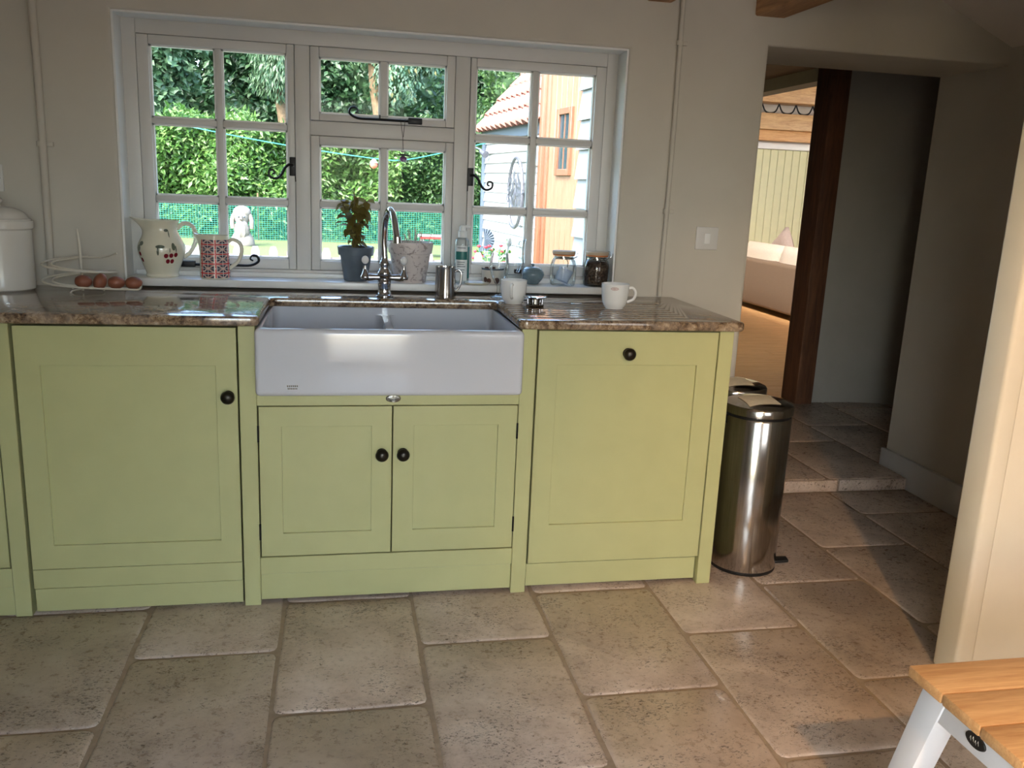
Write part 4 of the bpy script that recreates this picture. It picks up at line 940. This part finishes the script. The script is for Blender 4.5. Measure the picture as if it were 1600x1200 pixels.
# ================================================================== GARDEN
GZ = 0.40
tag(MB().prism([(-25, 1.03), (1.45, 1.03), (1.45, 3.25), (2.28, 3.25), (1.72, 8.7), (25, 8.7), (25, 40), (-25, 40)], 0.0, GZ).build('lawn', 'lawn_green'), 'sunlit green garden lawn', kind='structure')
pth = MB().prism([(-3.6, 10.3), (-1.3, 6.9), (-1.0, 7.2), (-3.0, 10.5)], GZ, GZ + 0.012).build('garden_path', 'path_stone'); tag(pth, 'pale stone path across the lawn', kind='structure')
def leaves(n, fpos, L, W, seed, fdir):
    r = random.Random(seed); m = MB()
    for i in range(n):
        p, nrm = fpos(r); p = Vector(p); nrm = Vector(nrm)
        d = (Vector(fdir(r)) + nrm * r.uniform(0.0, 0.8)).normalized()
        side = d.cross(nrm + Vector((r.uniform(-.7, .7), r.uniform(-.7, .7), r.uniform(-.7, .7)))).normalized()
        up = side.cross(d); k = r.uniform(0.7, 1.25); l = L * k; w_ = W * k
        m.add([p, p + d * l * .45 + side * w_ * .5 + up * w_ * .12, p + d * l - up * l * .12, p + d * l * .45 - side * w_ * .5 + up * w_ * .12, p + d * l * .5], [(0, 1, 4), (1, 2, 4), (2, 3, 4), (3, 0, 4)])
    return m
def lump(x, y, z): return 0.16 * math.sin(x * 2.1 + z * 1.3) + 0.10 * math.sin(x * 5.3 - z * 3.7) + 0.07 * math.sin(z * 6.1 + x * 1.7)
# laurel hedge
HY = 10.95
def hedge(name, label, x0, x1, top, n, mat, L, W, seed):
    h = empty(name, label, 'hedge', loc=(0, 0, 0))
    m = MB(); nx, nz = 40, 14; vs = []
    for i in range(nx + 1):
        for j in range(nz + 1):
            x = x0 + (x1 - x0) * i / nx; z = GZ + (top(x) - GZ) * j / nz; vs.append((x, HY + 0.14 + lump(x, 0, z) + (0.5 * max(0, j / nz - .85)), z))
    m.add(vs, [(i * (nz + 1) + j, (i + 1) * (nz + 1) + j, (i + 1) * (nz + 1) + j + 1, i * (nz + 1) + j + 1) for i in range(nx) for j in range(nz)])
    m.box(x0, x1, HY + 0.45, HY + 1.3, GZ, min(top(x0), top(x1)) - 0.1); m.build('branch_mass', 'twig_mass', h)
    def fp(r):
        x = r.uniform(x0, x1)
        if r.random() < 0.86:
            z = r.uniform(GZ, top(x)); return (x, HY + lump(x, 0, z) + r.uniform(-0.05, 0.16), z), (0, -1, 0.25)
        return (x, HY + r.uniform(0, 1.2), top(x) + r.uniform(-0.08, 0.10) + 0.08 * math.sin(7 * x)), (0, -0.3, 1)
    f = leaves(n, fp, L, W, seed, lambda r: (r.uniform(-1, 1), r.uniform(-1.1, -.1), r.uniform(-1.0, 0.7))).build('foliage', mat, h); f['kind'] = 'stuff'
    return h
hedge('laurel_hedge', 'bright green laurel hedge behind the green netting', -6.0, 0.75, lambda x: 2.02 + 0.07 * math.sin(x * 2.3), 26000, 'laurel_leaf', 0.125, 0.042, 11)
hedge('privet_hedge', 'finer-leaved green hedge between laurel and outbuilding', 0.80, 5.0, lambda x: 2.12 + 0.05 * math.sin(x * 3), 18000, 'privet_leaf', 0.085, 0.036, 12)
# trees beyond the hedge
def tree(name, label, cx, cy, trunk_r, blobs, n, mat, L, W, seed, hang=False):
    t = empty(name, label, 'tree', group=None, loc=(cx, cy, GZ))
    MB().tube(bez([(0, 0, 0), (0.1, 0, 1.5), (-0.05, 0, 3.0), (0.1, 0, 5.0)], 20), [trunk_r * (1 - 0.03 * i) for i in range(19)], 10).build('trunk', 'bark', t, smooth=True) if False else None
    P = bez([(0, 0, 0), (0.12, 0, 1.5), (-0.05, 0, 3.0), (0.1, 0, 5.0)], 18); MB().tube(P, [trunk_r * (1 - 0.6 * i / len(P)) for i in range(len(P))], 10).build('trunk', 'bark', t, smooth=True)
    rr = random.Random(seed)
    c = MB()
    for (bx_, by, bz, br) in blobs:
        c.sphere((bx_, by, bz), br * 0.80, 14, 9)
    c.v = [(x + 0.1 * math.sin(z * 7), y, z + 0.1 * math.sin(x * 6)) for x, y, z in c.v]
    c.build('crown_core', 'twig_mass', t, smooth=True)
    tot = sum(b[3] ** 2 for b in blobs)
    def fp(r):
        k = r.random() * tot
        for b in blobs:
            k -= b[3] ** 2
            if k <= 0: break
        d = Vector((r.gauss(0, 1), -abs(r.gauss(0, 1)) * 1.1 + 0.2, r.gauss(0, 1))).normalized(); rad = b[3] * r.uniform(0.82, 1.12) * (1 + 0.12 * math.sin(9 * d.x + 5 * d.z))
        return (b[0] + d.x * rad, b[1] + d.y * rad, b[2] + d.z * rad), d
    fd = (lambda r: (r.uniform(-.5, .5), r.uniform(-.6, .2), -1)) if hang else (lambda r: (r.uniform(-1, 1), r.uniform(-1, .2), r.uniform(-1, .4)))
    f = leaves(n, fp, L, W, seed, fd).build('foliage', mat, t); f['kind'] = 'stuff'
    return t
tree('maple_tree', 'light green broad-leaved tree high behind the laurel hedge', -3.5, 13.9, 0.16, [(0.2, 0, 3.2, 0.8), (-1.0, 0, 3.0, 0.9), (-0.4, 0, 4.3, 1.0), (0.1, -0.1, 1.9, 0.55), (0.25, 0, 2.5, 0.6)], 9000, 'maple_leaf', 0.15, 0.10, 21)
tree('cypress_tree', 'feathery grey-green conifer behind the laurel hedge', -1.22, 13.8, 0.12, [(0.0, 0, 3.6, 0.52), (0.05, 0, 2.7, 0.45), (0.0, 0.1, 4.5, 0.52), (0.05, 0, 3.1, 0.45)], 5500, 'maple_leaf', 0.13, 0.03, 23, True)
tree('birch_tree', 'pale green weeping birch hanging over the hedge', 0.47, 13.8, 0.14, [(-0.2, 0, 3.4, 0.42), (0.45, -0.1, 3.5, 0.6), (-0.1, 0, 4.4, 0.5), (0.45, 0, 4.6, 0.6), (0.72, 0, 3.2, 0.45), (0.35, -0.1, 2.7, 0.4)], 7000, 'birch_leaf', 0.085, 0.05, 24, True)
tree('ash_tree', 'mid green leafy tree behind the tiled roof', 3.3, 13.9, 0.16, [(0, 0, 2.6, 0.9), (-0.2, 0, 3.6, 0.72), (0.9, 0, 3.8, 0.9), (0, 0.1, 4.8, 0.9), (1.7, 0.1, 2.8, 0.9), (-0.1, 0, 1.6, 0.8)], 11000, 'privet_leaf', 0.13, 0.065, 25)
tree('dark_tree', 'tree with shade put into its leaf colour behind the maple and cypress', -2.3, 17.7, 0.2, [(0, 0, 1.6, 1.5), (1.9, 0, 1.8, 1.3), (3.0, 0.2, 3.0, 1.5), (-1.9, 0, 2.4, 1.5), (1.2, 0, 2.8, 1.3), (0, 0.2, 4.2, 1.6), (2.2, 0.2, 4.5, 1.5), (-2.6, 0.2, 4.6, 1.5), (0, 0.2, 6.0, 1.5)], 30000, 'shaded_leaf', 0.17, 0.08, 22)
tree('backdrop_tree', 'tree with shade put into its leaf colour filling the gap behind the birch', 1.8, 22.6, 0.2, [(0, 0, 1.8, 1.7), (2.2, 0, 2.2, 1.7), (-2.2, 0, 2.4, 1.7), (0, 0.1, 4.0, 1.8), (2.6, 0, 4.6, 1.8), (-2.4, 0, 5.0, 1.8), (0.6, 0.1, 6.2, 1.8), (4.9, 0, 3.2, 1.9), (4.2, 0, 6.0, 1.8)], 24000, 'shaded_leaf', 0.19, 0.09, 26)
# netting
nt = empty('garden_netting', 'teal green plastic mesh fence in front of the hedge', 'netting', loc=(0, 10.45, GZ))
m = MB(); NX0, NX1 = -4.2, 3.0
for k in range(21):
    z = 0.01 + k * 0.028; m.box(NX0, NX1, -0.002, 0.002, z, z + 0.007)
k = NX0
while k < NX1:
    m.box(k, k + 0.005, -0.003, 0.003, 0.0, 0.58); k += 0.036
no = m.build('mesh', 'net_teal', nt); no['kind'] = 'stuff'
for x in (-4.1, -2.7, -1.3, 0.1, 1.5, 2.9): MB().tube([(x, 0.02, 0), (x, 0.02, 0.66)], 0.012, 8).build('stake', 'bark', nt)
# washing line
wlb = empty('washing_line', 'cyan washing line sagging across the garden', 'washing line', loc=(0, 8.0, GZ))
MB().tube(bez([(-4.2, 0, 1.80), (-1.889, 0, 1.412), (-0.751, 0, 1.249), (0.241, 0, 1.150), (0.591, 0, 1.152), (1.1, 0, 1.27), (1.66, 0.0, 1.42)], 60), 0.006, 6).build('line', 'line_cyan', wlb)
MB().tube([(-4.2, 0, 0), (-4.2, 0, 1.85)], 0.03, 10).build('post', 'slate_grey', wlb)
pl_ = empty('hanging_feeder', 'red and white round feeder hanging from the washing line', 'bird feeder', loc=(0.235, 8.0, GZ + 1.15))
MB().sphere((0, 0, -0.07), 0.045, 14, 9).build('red_globe', 'paper_lamp', pl_, smooth=True); MB().lathe([(0.05, -0.05), (0.02, -0.01), (0.0, 0.0)], 14, cap=False).build('white_cap', 'shed_white', pl_, smooth=True)
# bearded stone bust
bu = empty('stone_bust', 'pale stone bust of a bearded man on the lawn', 'statue', loc=(-1.40, 9.3, GZ))
mm = MB().lathe(prof_smooth([(0.13, 0.0), (0.135, 0.03), (0.12, 0.10), (0.085, 0.17), (0.075, 0.22), (0.0, 0.24)], 24), 24, cap=False, wob=lambda a, r, z: (r * (1.0 + 0.15 * abs(math.cos(a))), z)); mm.build('shoulders', 'statue_stone', bu, smooth=True)
MB().sphere((0, 0, 0.37), 0.10, 20, 14, (0.95, 1.0, 1.3)).build('head', 'statue_stone', bu, smooth=True)
bdm = MB().sphere((0, -0.06, 0.20), 0.10, 18, 12, (0.95, 0.75, 1.4)); bdm.v = [(x + 0.006 * math.sin(z * 90), y + 0.006 * math.sin(x * 120), z) for x, y, z in bdm.v]; bdm.build('beard', 'statue_stone', bu, smooth=True)
hr = MB().sphere((0, 0.02, 0.42), 0.115, 18, 12, (1.0, 1.0, 0.8)); hr.v = [(x, y + 0.008 * math.sin(x * 110), z) for x, y, z in hr.v]; hr.build('hair', 'statue_stone', bu, smooth=True)
for s in (-1, 1):
    MB().tube(bez([(s * 0.095, -0.01, 0.40), (s * 0.12, -0.02, 0.32), (s * 0.115, -0.02, 0.22)], 10), 0.03, 8).build('hair_lock', 'statue_stone', bu, smooth=True)
    MB().sphere((s * 0.035, -0.098, 0.375), 0.013, 8, 6).build('eye', 'slate_grey', bu, smooth=True)
MB().tube([(0, -0.10, 0.39), (0, -0.125, 0.335)], [0.012, 0.02], 8).build('nose', 'statue_stone', bu, smooth=True)
# picket edging
pe = empty('picket_edging', 'low pale picket edging along the lawn', 'fence', loc=(0, 5.5, GZ))
for k in range(22):
    x = -2.0 + k * 0.1545 + 0.18
    MB().prism([(x - 0.038, 0), (x + 0.038, 0), (x + 0.038, 0.24), (x + 0.022, 0.285), (x - 0.022, 0.285), (x - 0.038, 0.24)], 0, 0.018).xform(Matrix(((1, 0, 0, 0), (0, 0, 1, 0), (0, 1, 0, 0), (0, 0, 0, 1)))).build('picket', 'picket_paint', pe)
for z in (0.06, 0.17): MB().box(-1.9, 1.5, 0.02, 0.035, z, z + 0.03).build('rail', 'picket_paint', pe)
rf = random.Random(3)
fl_ = empty('red_flowers', 'red flowering plant by the white outbuilding', 'plant', loc=(1.32, 6.2, GZ))
for k in range(14):
    x, y, z = rf.uniform(-.14, .2), rf.uniform(-.1, .1), rf.uniform(0.12, 0.32); MB().tube([(x * .4, y * .4, 0), (x, y, z)], 0.004, 5).build('stem', 'net_teal', fl_)
    MB().sphere((x, y, z), 0.022, 7, 5, (1, 1, .6)).build('flower', 'flower_red', fl_)
fnr = leaves(90, lambda r: ((r.uniform(-.2, .25), r.uniform(-.12, .12), r.uniform(0.02, .25)), (0, -1, .3)), 0.08, 0.04, 31, lambda r: (r.uniform(-1, 1), -.4, r.uniform(-.5, .8))).build('foliage', 'laurel_leaf', fl_); fnr['kind'] = 'stuff'
fanr = empty('fan_ornament', 'slate grey pleated fan ornament on a stake', 'ornament', loc=(1.415, 7.0, GZ))
MB().tube([(0, 0.01, 0), (0, 0.01, 0.31)], 0.01, 8).build('stake', 'slate_grey', fanr)
vs = [(0, 0, 0.31)]; nf = 24
for i in range(nf + 1):
    a = math.radians(-100 + 200 * i / nf); vs.append((0.11 * math.cos(a), (0.012 if i % 2 else -0.012), 0.31 + 0.125 * math.sin(a)))
f_ = MB().add(vs, [(0, i, i + 1) for i in range(1, nf + 1)]).build('pleated_fan', 'slate_grey', fanr); so_ = f_.modifiers.new('thick', 'SOLIDIFY'); so_.thickness = 0.006
# garden table with red stripe cloth
gt = empty('garden_table', 'white garden side table with a red edged cloth', 'table', loc=(1.02, 8.3, GZ))
MB().box(-0.22, 0.22, -0.18, 0.18, 0.24, 0.27).build('table_top', 'shed_white', gt, 0.004); MB().box(-0.225, 0.225, -0.186, -0.178, 0.235, 0.262).build('red_edge', 'red_print', gt)
for sx in (-0.18, 0.18):
    for sy in (-0.14, 0.14): MB().box(sx - .015, sx + .015, sy - .015, sy + .015, 0, 0.24).build('leg', 'shed_white', gt)

# --- weatherboarded outbuilding with oak door and tiled roof
ob = empty('outbuilding', 'white weatherboarded outbuilding with an oak door and red tiled roof', 'building', loc=(1.663, 8.65, GZ))
ob.rotation_euler.z = math.atan2(-0.995, 0.105)     # local x runs along the wall towards the house, local y points away from the garden (+) 
# local: x along wall (0 far corner .. 7.4), y -> right/inside, z up from ground
H = 1.60
bh = 0.115
def board(x0, x1, z, parent, mat='shed_white', h=None, y=0.0):
    h = h or bh
    return MB().add([(x0, y - 0.004, z + h + 0.012), (x1, y - 0.004, z + h + 0.012), (x1, y - 0.026, z), (x0, y - 0.026, z), (x0, y + 0.010, z + h + 0.012), (x1, y + 0.010, z + h + 0.012), (x1, y - 0.010, z), (x0, y - 0.010, z)],
        [(3, 2, 1, 0), (4, 5, 6, 7), (0, 1, 5, 4), (2, 3, 7, 6), (1, 2, 6, 5), (3, 0, 4, 7)]).build('weatherboard', mat, parent)
MB().box(0.0, 5.3, 0.012, 0.16, 0.0, H - 0.03).build('wall_core', 'shed_white', ob)
for k in range(14): board(0.0, 2.40, 0.02 + k * bh, ob)
MB().box(-0.03, 0.05, -0.045, 0.03, 0.0, H + 0.02).build('corner_post', 'slate_grey', ob, 0.003)
MB().box(-0.05, 2.30, -0.05, 0.02, H - 0.16, H - 0.02).build('eaves_soffit', 'slate_grey', ob)
# far-wall gable boards (end facing away along -x)
# roof slope: from eave (y=-0.10,z=1.54) rising inward
RS = math.radians(51); e0 = (-0.10, 1.545)
rp = MB(); rp.add([(-0.08, e0[0], e0[1]), (2.36, e0[0], e0[1]), (2.36, e0[0] + 1.35, e0[1] + 1.35 * math.tan(RS)), (-0.08, e0[0] + 1.35, e0[1] + 1.35 * math.tan(RS))], [(0, 1, 2, 3)])
rp.build('roof_deck', 'terracotta', ob)
RL = 1.35 / math.cos(RS); rows = 9
for r in range(rows):
    vs = []; fs = []; n = 120; s0 = RL * r / rows - 0.03; s1 = RL * (r + 1) / rows + 0.03
    for i in range(n + 1):
        x = -0.10 + 2.48 * i / n; ph = (x / 0.20) % 1.0; hgt = 0.030 * math.sin(PI * ph * 2) if True else 0
        for s, lift in ((s0, 0.055), (s1, 0.020)):
            hh = hgt + lift
            vs.append((x, e0[0] + s * math.cos(RS) - hh * math.sin(RS), e0[1] + s * math.sin(RS) + hh * math.cos(RS)))
    for i in range(n): fs.append((2 * i, 2 * i + 2, 2 * i + 3, 2 * i + 1))
    o = MB().add(vs, fs).build('pantile_course', 'terracotta', ob, smooth=True); q = o.modifiers.new('thick', 'SOLIDIFY'); q.thickness = 0.016
# near volume with the oak door (taller, slightly proud)
def at_t(px_t): return px_t
MB().box(2.36, 4.6, -0.02, 0.14, 0.0, 2.9).build('porch_core', 'shed_white', ob)
for k in range(25):
    board(3.52, 4.6, 0.02 + k * bh, ob, y=-0.03)
MB().box(2.31, 2.37, -0.06, 0.05, 0.0, 2.9).build('white_corner_board', 'shed_white', ob, 0.003)
MB().box(2.37, 3.6, -0.06, 0.0, 2.12, 2.9).build('porch_fascia', 'oak_post', ob, 0.003)
for a, b in ((2.37, 2.47), (2.48, 2.55), (3.42, 3.54)): MB().box(a, b, -0.10 if a < 2.45 else -0.07, 0.0, 0.0, 2.13).build('door_post', 'oak_post', ob, 0.005)
odr = MB().box(2.55, 3.42, -0.030, -0.022, 0.03, 2.08).build('oak_door', 'oak_post', ob)
for k in range(6): MB().box(2.552 + k * 0.1447, 2.552 + (k + 1) * 0.1447 - 0.005, -0.046, -0.028, 0.03, 2.08).build('door_plank', 'oak_door', odr, 0.003, 1)
for (a, b, c, d) in ((2.80, 2.86, 1.02, 1.64), (3.14, 3.20, 1.02, 1.64), (2.86, 3.14, 1.02, 1.08), (2.86, 3.14, 1.58, 1.64)): MB().box(a, b, -0.075, -0.04, c, d).build('lite_frame', 'oak_post', odr, 0.004, 1)
MB().box(2.86, 3.14, -0.055, -0.050, 1.08, 1.58).build('door_glass', 'window_dark', odr); MB().box(2.99, 3.005, -0.062, -0.05, 1.08, 1.58).build('lite_bar', 'oak_post', odr)
# small window and silver oval ornament on the boards
wso = MB().box(1.98, 2.24, -0.055, -0.02, 1.12, 1.42).build('small_window', 'shed_white', ob, 0.004); MB().box(2.01, 2.21, -0.060, -0.05, 1.15, 1.39).build('pane', 'window_sky', wso)
sv = empty('oval_wall_ornament', 'silver oval leaf ornament hanging on the white boards', 'ornament', loc=(1.663 + 0.105 * 1.55 - 0.05, 8.65 - 0.995 * 1.55, GZ)); sv.rotation_euler.z = ob.rotation_euler.z
ring = [(0.26 * math.cos(t) , -0.02, 0.83 + 0.38 * math.sin(t)) for t in [2 * PI * i / 30 for i in range(31)]]
MB().tube(ring, 0.018, 6).build('ring', 'silver_leaf', sv, smooth=True)
for k in range(26):
    a = k * 2.4; rr = 0.2 * math.sqrt((k + 1) / 26); lo = bpy.data.objects.new('leaf', MATS and bpy.data.meshes.get('silver_leaf_mesh') or leaf_mesh(0.15, 0.07, 0.01, 'silver_leaf_mesh', 'silver_leaf')); COL.objects.link(lo); lo.parent = sv
    lo.location = (rr * math.cos(a), -0.03, 0.83 + 1.4 * rr * math.sin(a)); lo.rotation_euler = (PI / 2, a, 0)
# twin spot lamps at the corner
wlp = empty('garden_spotlights', 'pair of silver spotlights at the outbuilding corner', 'lamp', loc=(1.50, 8.55, GZ + 1.30))
for s, z in ((-0.06, 0.02), (0.07, 0.03)):
    MB().tube([(s, -0.10, z - 0.02), (s * 1.6, -0.20, z - 0.06)], [0.03, 0.045], 12).build('lamp_head', 'silver_leaf', wlp, smooth=True)
MB().tube([(-0.06, -0.08, 0.02), (0.0, -0.03, 0.06), (0.07, -0.08, 0.03)], 0.012, 6).build('bracket', 'slate_grey', wlp)
# near lapped boards by the house corner
nb = empty('porch_side_wall', 'white lapped boards close outside the window', 'wall cladding', loc=(1.16, 1.9, GZ)); nb.rotation_euler.z = math.atan2(-0.995, 0.06)
for k in range(13): board(-0.30, 0.86, 0.02 + k * 0.155, nb, h=0.155)
MB().box(-0.30, 0.86, 0.012, 0.10, 0.0, 2.1).build('wall_core', 'shed_white', nb)
